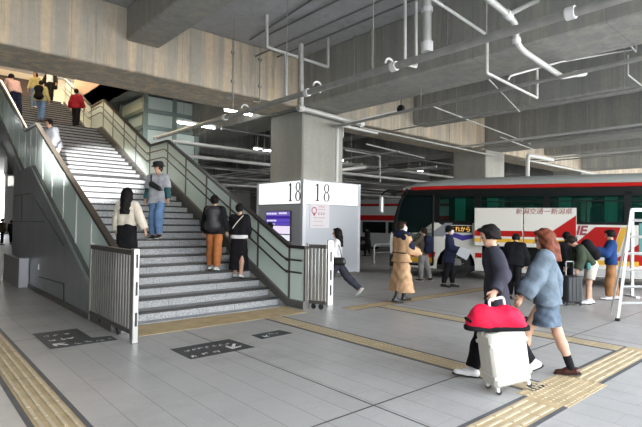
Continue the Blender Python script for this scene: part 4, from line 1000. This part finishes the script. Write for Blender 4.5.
for i, (L, Yq, r0, lb) in enumerate(([[(432, 106), (531, 144)], 9., .02, 'thin white conduit crossing below the intermediate beam'], [[(521, 97), (602, 136)], 9., .022, 'thin white conduit in front of the right girder'], [[(366, 144), (424, 158)], 13.5, .03, 'white conduit under the bright beam behind the column'],
        [[(343, 138), (343, 124), (400, 110)], 10.2, .02, 'thin pipe by the far side of the column'], [[(340, 170), (365, 167)], 14., .07, 'white lamp tube beyond the column'], [[(500, 137), (535, 150)], 8.6, .018, 'thin conduit at the foot of the right girder'],
        [[(480, 70), (520, 112)], 6.2, .014, 'thin hanging wire frame near the white sprinkler pipe'], [[(345, 150), (380, 156), (380, 182)], 14.5, .03, 'grey elbow pipe beyond the column'])):
    pipe(yp(L, Yq), r0, lb, hang=[on_y(L[0][0] + 8, L[0][1] + 3, Yq)] if len(L) == 2 and i < 3 else ())
for i, (px, y0_, y1_) in enumerate(((355, 0, 75), (372, 0, 66), (448, -10, 44), (540, 28, 62))):
    a = on_x(px, y0_, 8.42) if i < 3 else on_y(px, y0_, 4.6); b = on_x(px, y1_, 8.42) if i < 3 else on_y(px, y1_, 4.6)
    a.z = SZ; b = Vector((a.x, a.y, b.z)); m = MB(); m.tube([a - a, b - a], .012, 6); o = m.build('threaded_rod', M_PIPEG, None, True, loc=a); tag(o, 'thin steel rod hanging in front of the long girder, ' + ['first from the left', 'second from the left', 'third from the left', 'rightmost'][i], 'rod')
for i, (x, z_) in enumerate(((7.0, 5.95), (7.7, 6.1))):
    pipe([(x, .4, z_), (x, 10.65, z_)], .022, ['lower', 'upper'][i] + ' thin conduit fixed under the slab left of the long girder', M_PIPED, hang=[(x, 1.2 + 2.3 * j, z_) for j in range(5)])
# denser field of pipes deeper in the hall
rnd = random.Random(11); k = 0
for y in (14.3, 15.4, 16.6, 18.1, 19.6, 21.0, 23.8, 26, 28.5, 30.5, 34, 38):
    z = rnd.choice((4.0, 4.25, 4.5, 4.7)) - (0.15 if y > 22 else 0); x0 = 6.8 + rnd.random() * 1.5; x1 = 32 + rnd.random() * 6
    if 17 < y < 19.8: x0 = 9.2
    pipe([(x0, y, z), (x1, y, z)], rnd.choice((.03, .045, .07)), 'pipe running across the dim hall behind the column', rnd.choice((M_PIPE, M_PIPEG, M_PIPEG, M_PIPED)), hang=[(x0 + 2.5 * j + 1, y, z) for j in range(9)], group='pipes across the dim hall')
for x in (7.2, 7.9, 10.6, 11.4, 12.6, 13.4, 15.6, 17, 18.2, 21.5, 23, 26, 28):
    z = rnd.choice((3.9, 4.2, 4.4, 4.6)); y0 = 12.9; y1 = 44
    if x < 8.5: y0 = 20
    pipe([(x, y0, z), (x, y1, z)], rnd.choice((.03, .04, .06)), 'pipe running deep into the dim hall', rnd.choice((M_PIPE, M_PIPEG, M_PIPED)), hang=[(x, y0 + 2.4 * j + .6, z) for j in range(9)], group='pipes running into the dim hall')

# loudspeakers / cameras
for p, lb in ((on_y(386, 40, 9.) , 'black round hole cover on the girder face above the clamp'), (on_y(609, 68, 6.6), 'black round fixture on the intermediate beam at upper right'), (on_y(629, 107, 8.), 'black box camera hanging near the right edge'), (on_y(558, 118, 9.), 'black dome on the right girder face'), (on_y(401, 109, 8.2), 'tiny black sensor on the bright beam')):
    q = MB(); Mx = Matrix.Rotation(PI / 2, 4, 'Y'); q.lathe([(.02, -.06), (.10, -.05), (.12, 0), (.10, .05), (.03, .08)], seg=14, mtx=Mx); q.tube([(0, 0, .08), (0, 0, .3)], .012, 6); o = q.build('ceiling_fixture', M_BLACK, None, True, loc=p); tag(o, lb, 'fixture')
# thin cable runs with brackets on the weathered beam face and on the slab
for i, px in enumerate((233, 260)):
    a = on_y(px, 38 + i * 8, 10.705); b = on_y(px, 96 + i * 4, 10.705); q = MB(); q.tube([a - a, b - a], .014, 6)
    for t in (.25, .75): c = (b - a) * t; q.box(c.x - .05, c.y - .03, c.z - .03, c.x + .05, c.y + .02, c.z + .03)
    q.tube([b - a, b - a + Vector((0, 0, -.06)), b - a + Vector((-.22, 0, -.08))], .025, 6); o = q.build('cable_conduit', M_PIPEG, None, True, loc=a); tag(o, ['left', 'right'][i] + ' of the two cable conduits running down the stained beam face', 'conduit')
for i, (p, q_) in enumerate((((250, 40), (330, -12)), ((268, 35), (350, -6)))):
    a = on_z(*p, SZ - .05); b = on_z(*q_, SZ - .05); m = MB(); m.tube([a - a, b - a], .02, 6); o = m.build('ceiling_channel', M_PIPED, None, True, loc=a); tag(o, ['nearer', 'farther'][i] + ' dark channel fixed along the slab above the U pipe', 'channel')
# lamp fixtures
def tube_lamp(p, L, ax, label, on=True):
    r = empty('tube_lamp', p); tag(r, label, 'lamp', None if on != 2 else 'tube lamps added in the dim hall'); m = MB(); d = Vector((L, 0, 0)) if ax == 'x' else Vector((0, L, 0))
    m.tube([Vector((0, 0, 0)), d], .035, 8); m.build('tube', mat('lamp_tube', (.9, .9, .9), .4, emit=(.95, .98, 1.), estr=16.), r, True)
    m = MB(); m.box(-.03, -.06, .03, d.x + .03, d.y + .06, .09); m.build('lamp_body', M_WHITE, r)
    for t in (.15, .85): m = MB(); m.tube([d * t + Vector((0, 0, .08)), d * t + Vector((0, 0, SZ - p.z))], .008, 5); m.build('hanger_rod', M_PIPEG, r)
tube_lamp(on_y(225, 110, 12.9), .95, 'x', 'lit tube lamp under the near beam by the stairs')
tube_lamp(on_y(548, 142, 11.0) + Vector((0, -.4, 0)), 3.2, 'x', 'long lit tube lamp above the coach')
for i, (x, y) in enumerate(((11.5, 17.5), (15.5, 17.5), (11.5, 25), (16, 25), (22, 17.5), (24, 25), (12, 36), (18, 36), (-5, 22), (-5, 32), (.6, 26), (.6, 18), (6.7, 14.6), (6.6, 23.5))):  # lamps added to lift the dark hall, no visible source there
    tube_lamp(Vector((x, y, 4.75)), 1.3, 'x', 'tube lamp added to brighten the dim hall', 2)

# ================================================================== PEOPLE
C_ = cloth
def gz(x, y): v = on_z(x, y); return (v.x, v.y, 0)
BLKC = C_('black', (.012, .012, .014)); NAVY = C_('navy', (.02, .025, .055)); CHAR = C_('charcoal', (.045, .045, .06)); DENIM = C_('blue_denim', (.14, .24, .42)); LDEN = C_('washed_denim', (.125, .16, .195), bump=.5, var=.28); DDEN = C_('grey_denim', (.09, .12, .16), bump=.4, var=.35)
CREAM = C_('cream_knit', (.68, .61, .52)); GREYT = C_('grey_tee', (.36, .37, .40)); TEAL = C_('dark_teal', (.03, .09, .10)); RUST = C_('rust_brown', (.38, .14, .05)); TAN = C_('camel_wool', (.52, .33, .19)); WHITEC = C_('white_cotton', (.70, .70, .72)); REDC = C_('dark_red', (.28, .02, .03))
PINK = C_('pale_pink', (.60, .40, .36)); YELL = C_('pale_yellow', (.45, .42, .20)); OLIVE = C_('dark_olive', (.05, .065, .045)); BRNJ = C_('brown_tweed', (.11, .09, .07)); GREYP = C_('grey_trousers', (.22, .21, .21)); BLUEJ = C_('royal_blue', (.02, .05, .16)); BRNP = C_('tan_brown', (.26, .13, .06)); PURP = C_('bright_blue', (.06, .08, .35)); LGRY = C_('light_grey', (.17, .175, .19)); SHORT = C_('off_white', (.62, .57, .50))
WSHOE = mat('white_shoe', (.70, .70, .70), .5); BSHOE = mat('black_shoe', (.015, .015, .015), .4); LOAF = mat('brown_leather', (.06, .02, .015), .25); BAGL = mat('black_leather', (.012, .012, .012), .35)

# boy with the suitcase
SUITW = on_z(508, 391)
HANDLE = SUITW + Vector((-.135, .07, .905))
boy = Person('person in a dark jacket walking left, one hand on the white suitcase handle', gz(496, 376), 80, 1.64, res=.010, lean=5, hp=16, hy=5, legs=((22, 6, -6), (-22, 14, 26)), arms=((-10, 9, 24, 4), (-6, 6, 10, 0)), curl=(1.1, .5), reach={0: HANDLE})
boy.top(CHAR, t=.04, hem=.80, flare=.025, loose=.010, collar=.045, noise=.009, seed=3); boy.trousers(BLKC, loose=.02, noise=.008); boy.shoes(WSHOE, fat=.006, high=.15); boy.hair('short', 'black', vol=.003, noise=.006)
boy.add('collar_flap', CHAR, [pr(boy.tr((-.09, .02, 1.44)), boy.tr((.09, .02, 1.44)), .03, k=.03)])
# woman in denim
wom = Person('person with brown hair in an oversized washed denim jacket and denim skirt', gz(547, 375), 62, 1.57, res=.010, lean=3, hp=6, hy=12, legs=((30, 22, 12), (-15, 6, 8)), arms=((26, 12, 8, 0), (-12, 10, 14, 0)))
wom.top(LDEN, name='denim_jacket', t=.06, hem=.86, flare=.035, loose=.03, noise=.014, collar=.0, seed=5); wom.skirt(DDEN, hem=.60, r=.21, noise=.010, nf=20, waist=1.0, shift=.01); wom.socks(BLKC, .38); wom.shoes(LOAF, fat=.004); wom.hair('long', 'brown', length=1.34, wide=.03, noise=.007, vol=.012)
wom.add('shirt_collar', WHITEC, [pr(wom.tr((-.06, -.04, 1.475)), wom.tr((.06, -.04, 1.475)), .035, k=.03)])
# on the stairs
def stz(y):
    for (y0, z0, n) in flights[::-1]:
        if y >= y0: return z0 + min(int((y - y0) / TR) + 1, n) * RI
    return 0
def stairp(label, x, y, *a, **k): return Person(label, (x, y, stz(y)), *a, **k)
crm = stairp('person with long black hair in a cream top and long black skirt climbing the steps', 3.12, 8.8, -8, 1.56, legs=((6, 6, 0), (-4, 4, 0)), arms=((4, 10, 6, 0), (0, 22, 4, 0)))
crm.top(CREAM, name='blouse', t=.03, hem=.98, flare=.02, loose=.03, noise=.006); crm.skirt(BLKC, hem=.18, r=.19, waist=1.04); crm.shoes(BSHOE); crm.hair('long', 'black', length=1.20, wide=.015, noise=.006, vol=.008)
mt_ = stairp('person in a grey T-shirt, blue jeans and black hat coming down the stairs', 4.16, 9.97, 176, 1.60, hp=8, hy=-14, legs=((20, 26, 4), (2, 4, 0)), arms=((4, 12, 8, 0), (-2, 12, 8, 0)))
mt_.top(GREYT, name='t_shirt', t=.045, sleeve=.46, hem=.80, flare=.02, loose=.03, noise=.007)
for i in (0, 1): mt_.add('long_sleeve', TEAL, mt_.arm(i, .018, .97, loose=.008), noise=.004)
mt_.trousers(DENIM, loose=.022, noise=.007); mt_.shoes(BSHOE, WSHOE, fat=.004); mt_.hair('short', 'dark'); mt_.hat(mat('black_felt', (.015, .014, .014), .9), .15)
b = mt_.thing('sling_bag', BAGL, [pr(mt_.tr((-.10, .165, 1.12)), mt_.tr((.07, .17, 1.22)), .055, .065, (mt_.Td((0, 1, 0)), 1.3), k=.03)], 'black sling bag across the chest of the man in the black hat', 'bag')
q = MB(); q.tube([mt_.tr(v) * mt_.S for v in ((.07, .16, 1.24), (.11, .14, 1.36), (.12, .02, 1.475), (.06, -.13, 1.38), (-.12, -.14, 1.15), (-.17, 0, 1.08), (-.12, .15, 1.10))], .012, 6, round_r=.08); q.build('strap', BAGL, b, True)
brn = stairp('person in a black jacket with rust brown trousers climbing the stairs', 4.82, 8.72, -2, 1.50, legs=((14, 22, 0), (-6, 4, 6)), arms=((2, 10, 10, 0), (6, 10, 12, 0)))
brn.top(BLKC, t=.05, hem=.84, flare=.02, loose=.02, collar=.03); brn.trousers(RUST, loose=.026, noise=.007); brn.shoes(WSHOE); brn.hair('short', 'black', vol=.006)
brn.backpack(mat('black_nylon', (.022, .022, .025), .6), 'black backpack worn by the person in rust brown trousers')
bks = stairp('person in a black top and long black skirt, white hem between, by the right rail', 5.28, 8.52, -5, 1.50, legs=((8, 14, 0), (-8, 6, 10)), arms=((6, 8, 30, 20), (6, 8, 30, 20)))
bks.top(BLKC, name='sweater', t=.035, hem=.98, loose=.02, flare=.01); bks.add('shirt_hem', WHITEC, [pr(bks.tr((-.06, 0, .93)), bks.tr((.06, 0, .93)), .145, None, (V3(0, 1, 0), 1.2))], cuts=[(bks.tr((0, 0, .985)), V3(0, 0, 1)), (bks.tr((0, 0, .90)), V3(0, 0, -1))])
bks.skirt(BLKC, hem=.20, r=.17, waist=.99); bks.shoes(WSHOE); bks.hair('short', 'black')
b = bks.thing('shoulder_bag', BAGL, [pr(bks.tr((-.2, .06, 1.0)), bks.tr((-.2, .14, 1.0)), .06, None, k=.03)], 'small black bag at the hip of the person by the right rail', 'bag')
q = MB(); q.tube([bks.tr(v) * bks.S for v in ((-.2, .08, 1.05), (-.12, -.13, 1.15), (.0, -.15, 1.3), (.10, -.08, 1.43), (.11, .02, 1.47), (.05, .13, 1.36))], .009, 6, round_r=.06); q.build('strap', CREAM, b, True)
red = stairp('person in a dark red jacket and black trousers high on the stairs', 5.02, 19.75, 0, 1.5, res=.016, legs=((10, 14, 0), (-4, 4, 0)), arms=((0, 16, 16, 0), (0, 16, 16, 0)))
red.top(REDC, t=.045, hem=.88, loose=.025, collar=.02); red.trousers(BLKC, loose=.012); red.shoes(BSHOE); red.hair('short', 'black')
x_ = on_y(41, 110, 21.2).x
bp = stairp('person with a black backpack, pale yellow sleeves and blue jeans climbing upstairs', x_, 21.2, 0, 1.62, res=.016, legs=((16, 26, 0), (-4, 4, 6)), arms=((6, 22, 30, 0), (2, 10, 20, 0)))
bp.top(YELL, name='sweatshirt', t=.035, hem=.88, loose=.02); bp.trousers(DENIM, loose=.012); bp.shoes(BSHOE); bp.hair('short', 'black'); bp.backpack(BLKC, 'black backpack on the person climbing in pale yellow sleeves', w=.11)
x_ = on_y(35, 90, 23.2).x
yl = stairp('person in a pale yellow top and light jeans coming down from the upper hall', x_, 23.2, 180, 1.55, res=.016, arms=((4, 10, 10, 0), (4, 10, 10, 0)), legs=((10, 14, 0), (0, 2, 0)))
yl.top(YELL, name='blouse', t=.03, hem=.95, loose=.02); yl.trousers(DENIM); yl.shoes(WSHOE); yl.hair('long', 'dark', length=1.3)
x_ = on_y(50, 90, 24.5).x
wb = stairp('person in a white top under an open black coat at the head of the stairs', x_, 24.45, 178, 1.62, res=.016, arms=((4, 20, 20, 0), (4, 20, 20, 0)), legs=((4, 6, 0), (0, 2, 0)))
wb.top(WHITEC, name='shirt', t=.022, hem=.95, sleeve=.4); wb.trousers(BLKC); wb.shoes(BSHOE); wb.hair('short', 'brown')
wb.add('coat', BLKC, [pr(wb.tr((sd * .16, -.03, 1.38)), wb.tr((sd * .21, -.04, .75)), .075, .11, k=.05) for sd in (-1, 1)] + wb.arm(0, .03, .98, loose=.02) + wb.arm(1, .03, .98, loose=.02) + [pr(wb.tr((0, -.09, 1.35)), wb.tr((0, -.12, .8)), .09, .12, k=.06)], noise=.005)
pk = stairp('person in a pale pink shirt leaning over the rail at the top left', 3.0, 19.35, 60, 1.66, res=.016, lean=28, legs=((6, 6, 0), (-10, 4, 0)), arms=((40, 10, 40, 10), (30, 10, 40, 10)))
pk.top(PINK, name='shirt', t=.05, hem=.9, loose=.03); pk.trousers(NAVY, loose=.01); pk.shoes(BSHOE); pk.hair('short', 'black')
x_ = max(on_y(57, 130, 13.7).x, 2.95)
gr = stairp('person in a light grey hooded jacket half hidden behind the left rail', 2.86, 12.95, 160, 1.42, res=.016, lean=22, legs=((24, 30, 0), (0, 4, 0)), arms=((20, 8, 30, 10), (14, 10, 20, 0)))
gr.top(LGRY, t=.055, hem=.86, loose=.03, collar=.05); gr.trousers(PINK, loose=.02); gr.shoes(BSHOE); gr.hair('short', 'black')

# by the sign box
ld = Person('long-haired person in a white top and dark trousers striding past the sign box', gz(337, 299), 78, 1.53, res=.012, lean=2, legs=((24, 6, -8), (-34, 14, 42)), arms=((16, 8, 30, 0), (4, 8, 30, 0)))
ld.top(WHITEC, name='sweater', t=.035, hem=.96, loose=.02); ld.trousers(CHAR, loose=.02); ld.shoes(WSHOE, fat=.004); ld.hair('long', 'black', length=1.27, noise=.005)
b = ld.thing('handbag', BAGL, [pr(ld.tr((-.22, -.16, .92)), ld.tr((-.22, .0, .92)), .075, None, (ld.Td((1, 0, 0)), 1.5), k=.03), pr(ld.tr((-.22, -.16, .98)), ld.tr((-.22, .0, .98)), .06, None, (ld.Td((1, 0, 0)), 1.5), k=.03)], 'black handbag hanging from the shoulder of the striding person in white', 'bag')
q = MB(); q.tube([ld.tr(v) * ld.S for v in ((-.22, -.15, 1.0), (-.20, -.10, 1.25), (-.17, .0, 1.46), (-.20, .06, 1.25), (-.22, .02, 1.0))], .008, 6, round_r=.05); q.build('strap', BAGL, b, True)
hd = Person('person standing beyond the balustrade, only a dark head showing before the purple screen', gz(269, 281), 20, 1.60, res=.016)
hd.top(BLKC); hd.trousers(BLKC); hd.shoes(BSHOE); hd.hair('short', 'black')

# waiting by the coach
tn = Person('person in a long camel coat, navy scarf and white mask', gz(401, 302), -62, 1.65, res=.012, hy=-52, legs=((14, 6, 0), (-12, 6, 8)), arms=((10, 10, 50, 14), (14, 8, 60, 10)))
tn.top(TAN, name='coat', t=.055, hem=.86, flare=.03, loose=.022, noise=.007); tn.skirt(TAN, hem=.23, r=.25, name='coat_skirt', waist=1.0, noise=.014, nf=12)
tn.add('coat_belt', BLKC, [pr(tn.tr((-.07, 0, 1.05)), tn.tr((.07, 0, 1.05)), .158, None, (V3(0, 1, 0), 1.2))], cuts=[(tn.tr((0, 0, 1.065)), V3(0, 0, 1)), (tn.tr((0, 0, 1.04)), V3(0, 0, -1))])
tn.add('scarf', NAVY, [pr(tn.tr((-.13, .0, 1.40)), tn.tr((.13, .0, 1.40)), .105, None, k=.04), pr(tn.tr((0, -.02, 1.44)), tn.tr((0, .02, 1.49)), .10, .085, k=.04), pr(tn.tr((-.17, 0, 1.36)), tn.tr((-.24, .05, 1.14)), .085, .075, k=.04), pr(tn.tr((.17, 0, 1.36)), tn.tr((.26, .08, 1.16)), .085, .07, k=.04)], noise=.01)
tn.shoes(BSHOE, high=.45); tn.hair('short', 'dark', vol=.01); tn.mask()
h = tn.world(tn.hand[0] if False else tn.tr((-.28, .05, .86)))
q = MB(); q.bbox(-.16, -.05, -.13, .16, .05, .15, .02); o = q.build('handbag', BAGL, None, True, loc=h, rz=tn.rz); tag(o, 'black square handbag carried beside the camel coat', 'bag')
q = MB(); q.tube([(-.1, 0, .14), (-.07, 0, .3), (.07, 0, .3), (.1, 0, .14)], .01, 6, round_r=.05); q.build('handle', BAGL, o, True)

bj = Person('person in a brown jacket and grey trousers facing the coach front', gz(423, 281), 48, 1.50, res=.014, hy=10, legs=((4, 4, 0), (-12, 4, 6)), arms=((44, 10, 70, 0), (30, 10, 70, 0)))
bj.top(BRNJ, t=.045, hem=.84, loose=.02, collar=.02); bj.trousers(GREYP, loose=.016); bj.shoes(BSHOE, WSHOE); bj.hair('short', 'dark', vol=.006); bj.backpack(NAVY, 'navy backpack on the person in the brown jacket')
nv = Person('person in a long navy coat, black cap and mask facing right', gz(449, 287), -112, 1.56, res=.014, hp=6, legs=((8, 4, 0), (-8, 4, 4)), arms=((8, 8, 50, 12), (14, 8, 55, 10)))
nv.top(NAVY, name='coat', t=.05, hem=.70, flare=.03, loose=.02, collar=.03); nv.trousers(BLKC, loose=.014); nv.shoes(BSHOE); nv.hair('short', 'black'); nv.hat(BLKC, cap=True); nv.mask()
h = nv.world((nv.hand[0] + nv.hand[1]) / 2 if False else nv.hand[1]); q = MB(); q.bbox(-.15, -.012, -.12, .15, .012, .12, .005, 0, Matrix.Rotation(D(28), 4, 'Y')); o = q.build('document_case', mat('light_grey_board', (.42, .45, .48), .5), None, False, loc=h + Vector((-.03, -.05, -.02)), rz=D(-41)); tag(o, 'light grey document case held by the person in the navy coat', 'folder')
b6 = Person('person in a bright blue hooded jacket mostly hidden behind the man with the suitcase', gz(493, 299), 80, 1.46, res=.014, lean=8)
b6.top(PURP, t=.05, hem=.9, collar=.06); b6.trousers(BLKC); b6.shoes(BSHOE); b6.hair('short', 'black')
b6.add('hood', WHITEC, [pr(b6.tr((-.06, -.09, 1.47)), b6.tr((.06, -.09, 1.47)), .05, k=.04)])
d7 = Person('person in a black padded jacket bending forward between the couple', gz(514, 299), -30, 1.46, res=.014, lean=24, hp=10, legs=((4, 4, 0), (-8, 8, 0)), arms=((20, 14, 30, 8), (20, 14, 30, 8)))
d7.top(BLKC, t=.07, hem=.82, loose=.03, collar=.05, noise=.008); d7.trousers(BLKC); d7.shoes(BSHOE); d7.hair('short', 'black', vol=.01)
d7.add('sleeve_patch', WHITEC, [pr(d7.tr((.235, .0, 1.30)), d7.tr((.235, .03, 1.28)), .03, k=.02)])
st_ = Person('person in a black suit standing with their back turned beside the black suitcase', gz(566, 299), -4, 1.47, res=.014, legs=((2, 2, 0), (-2, 2, 0)), arms=((4, 16, 20, 8), (6, 12, 26, 8)))
st_.top(BLKC, t=.045, hem=.80, loose=.02, collar=.02); st_.trousers(BLKC, loose=.02); st_.shoes(BSHOE); st_.hair('short', 'black', vol=.008)
gl = Person('person in a dark green top and pale shorts bending towards the black suitcase', gz(591, 304), 78, 1.52, res=.014, lean=36, hp=18, legs=((10, 6, 0), (4, 10, 0)), arms=((36, 8, 20, 0), (48, 8, 20, 0)))
gl.top(OLIVE, t=.05, hem=.92, loose=.03); gl.add('shorts', SHORT, [pr(gl.tr((-.06, 0, .92)), gl.tr((.06, 0, .92)), .125, None, k=.05)] + gl.leg(0, .03, .38) + gl.leg(1, .03, .38)); gl.socks(WHITEC, .1); gl.shoes(WSHOE, fat=.008); gl.hair('short', 'dark', vol=.012)
gl.backpack(BLKC, 'black backpack on the bending person in pale shorts', z0=1.06, z1=1.34)
q = MB(); q.bbox(-.14, -.04, -.07, .14, .04, .07, .02); p_ = gl.world(gl.tr((-.12, .12, .98))); o = q.build('pouch', mat('teal_nylon', (.05, .22, .22), .6), None, True, loc=p_, rz=gl.rz); tag(o, 'small teal pouch at the waist of the bending person', 'bag')
bl_ = Person('person in a blue jacket and tan brown trousers at the right by the coach', gz(611, 300), 66, 1.52, res=.014, legs=((6, 4, 0), (-6, 4, 4)), arms=((30, 10, 80, 10), (20, 10, 70, 10)), hp=14)
bl_.top(BLUEJ, t=.06, hem=.88, loose=.03, collar=.02); bl_.trousers(BRNP, loose=.03, noise=.008); bl_.shoes(WSHOE); bl_.hair('short', 'black', vol=.015)
for (x, y, ph, lb, m_, hh) in ((2, 245, -20, 'person in brown far off at the left edge', BRNJ, 1.6), (11, 244, 0, 'dark figure standing in the bright gap left of the stair wall', BLKC, 1.5), (367, 256, 60, 'person sitting in shade far behind the guard rail', BLKC, 1.45)):
    f_ = Person(lb, gz(x, y), ph, hh, res=.018, legs=((8, 4, 0), (-8, 4, 0))); f_.top(m_, t=.05, hem=.85); f_.trousers(BLKC); f_.shoes(BSHOE); f_.hair('short', 'black')

# ================================================================== LUGGAGE
SC = mat('ivory_shell', (.60, .58, .51), .35, coat=.2); SCB = mat('ivory_band', (.58, .56, .50), .45)
c0 = on_z(508, 391); sr = empty('suitcase', (c0.x, c0.y, 0), D(-28)); tag(sr, 'white hard shell suitcase with four castors, rolled by the man in the dark jacket', 'suitcase')
sr.rotation_euler = (0, D(-9), D(-28)); sr.location.z = .027
q = MB(); q.bbox(-.20, -.125, .065, .20, .125, .585, .03); q.build('shell', SC, sr, True)
for z in (.15, .46): q = MB(); q.bbox(-.204, -.129, z, .204, .129, z + .035, .006); q.build('band', SCB, sr)
q = MB(); q.bbox(-.202, -.004, .07, .202, .004, .587, .002); q.build('zip_seam', SCB, sr)
q = MB(); q.lathe([(.014, 0), (.014, .006), (.004, .008)], (.07, -.125, .30), 12, Matrix.Rotation(PI / 2, 4, 'X')); q.build('badge', M_STEEL, sr, True)
for sx in (-1, 1):
    for sy in (-1, 1):
        q = MB(); q.bbox(sx * .165 - .015, sy * .09 - .018, .03, sx * .165 + .015, sy * .09 + .018, .07, .005); w_ = q.build('castor_fork', M_WHITE, sr)
        q = MB(); q.lathe([(.006, -.012), (.024, -.011), (.026, 0), (.024, .011), (.006, .012)], (sx * .165 + .012, sy * .09, .026), 12, Matrix.Rotation(PI / 2, 4, 'X')); q.build('castor', M_BLACK, w_, True)
q = MB(); q.tube([(-.08, .0, .58), (-.08, .0, .88), (.08, .0, .88), (.08, .0, .58)], .013, 8, round_r=.03); q.build('pull_handle', M_WHITE, sr, True)
RB = cloth('crimson_nylon', (.62, .015, .05), .55, .12, .3)
bc = Vector((c0.x - .13, c0.y + .06, .70)); pb = [pr((-.15, 0, .0), (.16, 0, -.01), .125, .115, ((0, 1, 0), 1.15), k=.05), pr((-.13, 0, .05), (-.02, 0, .03), .085, .07, ((0, 1, 0), 1.1), k=.06), pr((.10, 0, .04), (.14, 0, .03), .08, .08, k=.06), pr((-.20, 0, -.04), (.22, 0, -.05), .075, .075, k=.06)]
db = sdf_obj('duffel_bag', RB, pb, .009, None, 1., bc, D(-36), noise=.010, nfreq=16, seed=4, cuts=[((0, 0, -.085), (0, 0, -1))]); tag(db, 'crimson duffel bag with a black base lying on top of the white suitcase', 'bag')
sdf_obj('black_base', BLKC, [pr((-.20, 0, -.07), (.22, 0, -.07), .115, None, ((0, 1, 0), 1.1), k=.05)], .01, db, cuts=[((0, 0, -.055), (0, 0, 1)), ((0, 0, -.10), (0, 0, -1))], noise=.004)
q = MB(); q.tube([(-.26, -.05, -.02), (-.31, 0, .02), (-.26, .05, -.02)], .014, 6, round_r=.03); q.tube([(.27, -.05, -.02), (.32, 0, .02), (.27, .05, -.02)], .014, 6, round_r=.03); q.build('carry_strap', BLKC, db, True)
c1 = on_z(572, 305); bs = empty('suitcase', (c1.x, c1.y, 0), D(-41)); tag(bs, 'black suitcase with raised silver handle standing in front of the person in black', 'suitcase')
BSM = mat('black_case_shell', (.03, .035, .04), .4)
q = MB(); q.bbox(-.16, -.12, .06, .16, .12, .60, .03)
for k in range(4): q.bbox(-.13 + .075 * k, -.128, .10, -.10 + .075 * k, .128, .56, .004)
q.build('shell', BSM, bs, True)
for sx in (-1, 1):
    for sy in (-1, 1): q = MB(); q.lathe([(.006, -.012), (.028, -.011), (.03, 0), (.028, .011), (.006, .012)], (sx * .13, sy * .09, .03), 12, Matrix.Rotation(PI / 2, 4, 'X')); q.box(sx * .13 - .012, sy * .09 - .014, .03, sx * .13 + .012, sy * .09 + .014, .07); q.build('castor', M_BLACK, bs, True)
q = MB(); q.tube([(-.08, .09, .58), (-.08, .09, .88), (.08, .09, .88), (.08, .09, .58)], .012, 8, round_r=.03); q.build('pull_handle', M_STEEL, bs, True)

# ================================================================== LIGHT, SKY, CAMERA
w = bpy.data.worlds.new('overcast_sky'); sc.world = w; w.use_nodes = True; nt = w.node_tree; bg = nt.nodes['Background']
tc = nt.nodes.new('ShaderNodeTexCoord'); sp = nt.nodes.new('ShaderNodeSeparateXYZ'); rp = nt.nodes.new('ShaderNodeValToRGB')
nt.links.new(tc.outputs['Generated'], sp.inputs[0]); nt.links.new(sp.outputs[2], rp.inputs['Fac'])
rp.color_ramp.elements[0].position = 0; rp.color_ramp.elements[0].color = (1., .985, .95, 1); rp.color_ramp.elements[1].position = .8; rp.color_ramp.elements[1].color = (.75, .85, 1., 1)
nt.links.new(rp.outputs['Color'], bg.inputs['Color']); bg.inputs['Strength'].default_value = 7.8
# narrow spot added behind the camera, standing in for sun on the stairs
def area(name, loc, rot, sx, sy, e, col=(1, 1, 1)):
    l = bpy.data.lights.new(name, 'AREA'); l.shape = 'RECTANGLE'; l.size = sx; l.size_y = sy; l.energy = e; l.color = col
    o = bpy.data.objects.new(name, l); o.location = loc; o.rotation_euler = rot; COL.objects.link(o); return o
area('upper_hall_lamp', (6, 26, 10.1), (0, 0, 0), 6, 6, 1300, (1, .80, .55))
area('upper_hall_lamp', (4, 17, 10.1), (0, 0, 0), 3, 6, 300, (1, .88, .72))
sl = bpy.data.lights.new('sun_patch_spot', 'SPOT'); sl.energy = 60000; sl.spot_size = D(8.2); sl.spot_blend = .35; sl.shadow_soft_size = .12; sl.color = (1, .98, .95)
so = bpy.data.objects.new('sun_patch_spot', sl); so.location = (-2.0, -4, 4.6); tgt = Vector((4.1, 13.9, 2.95)); so.rotation_euler = (tgt - so.location).to_track_quat('-Z', 'Y').to_euler(); COL.objects.link(so)

cam = bpy.data.cameras.new('camera'); co = bpy.data.objects.new('camera', cam); COL.objects.link(co)
cam.sensor_width = 36; cam.lens = FOC / 642 * 36; cam.clip_end = 300; cam.clip_start = .05
R = Matrix(((WM[0, 0], -WM[0, 1], -WM[0, 2]), (WM[1, 0], -WM[1, 1], -WM[1, 2]), (WM[2, 0], -WM[2, 1], -WM[2, 2])))
co.matrix_world = Matrix.Translation(Vector(EYE)) @ R.to_4x4(); sc.camera = co
vs_ = sc.view_settings; vs_.view_transform = 'Standard'; vs_.look = 'None'; vs_.gamma = 1; vs_.use_curve_mapping = False; vs_.exposure = 0.12
sc.display_settings.display_device = 'sRGB'
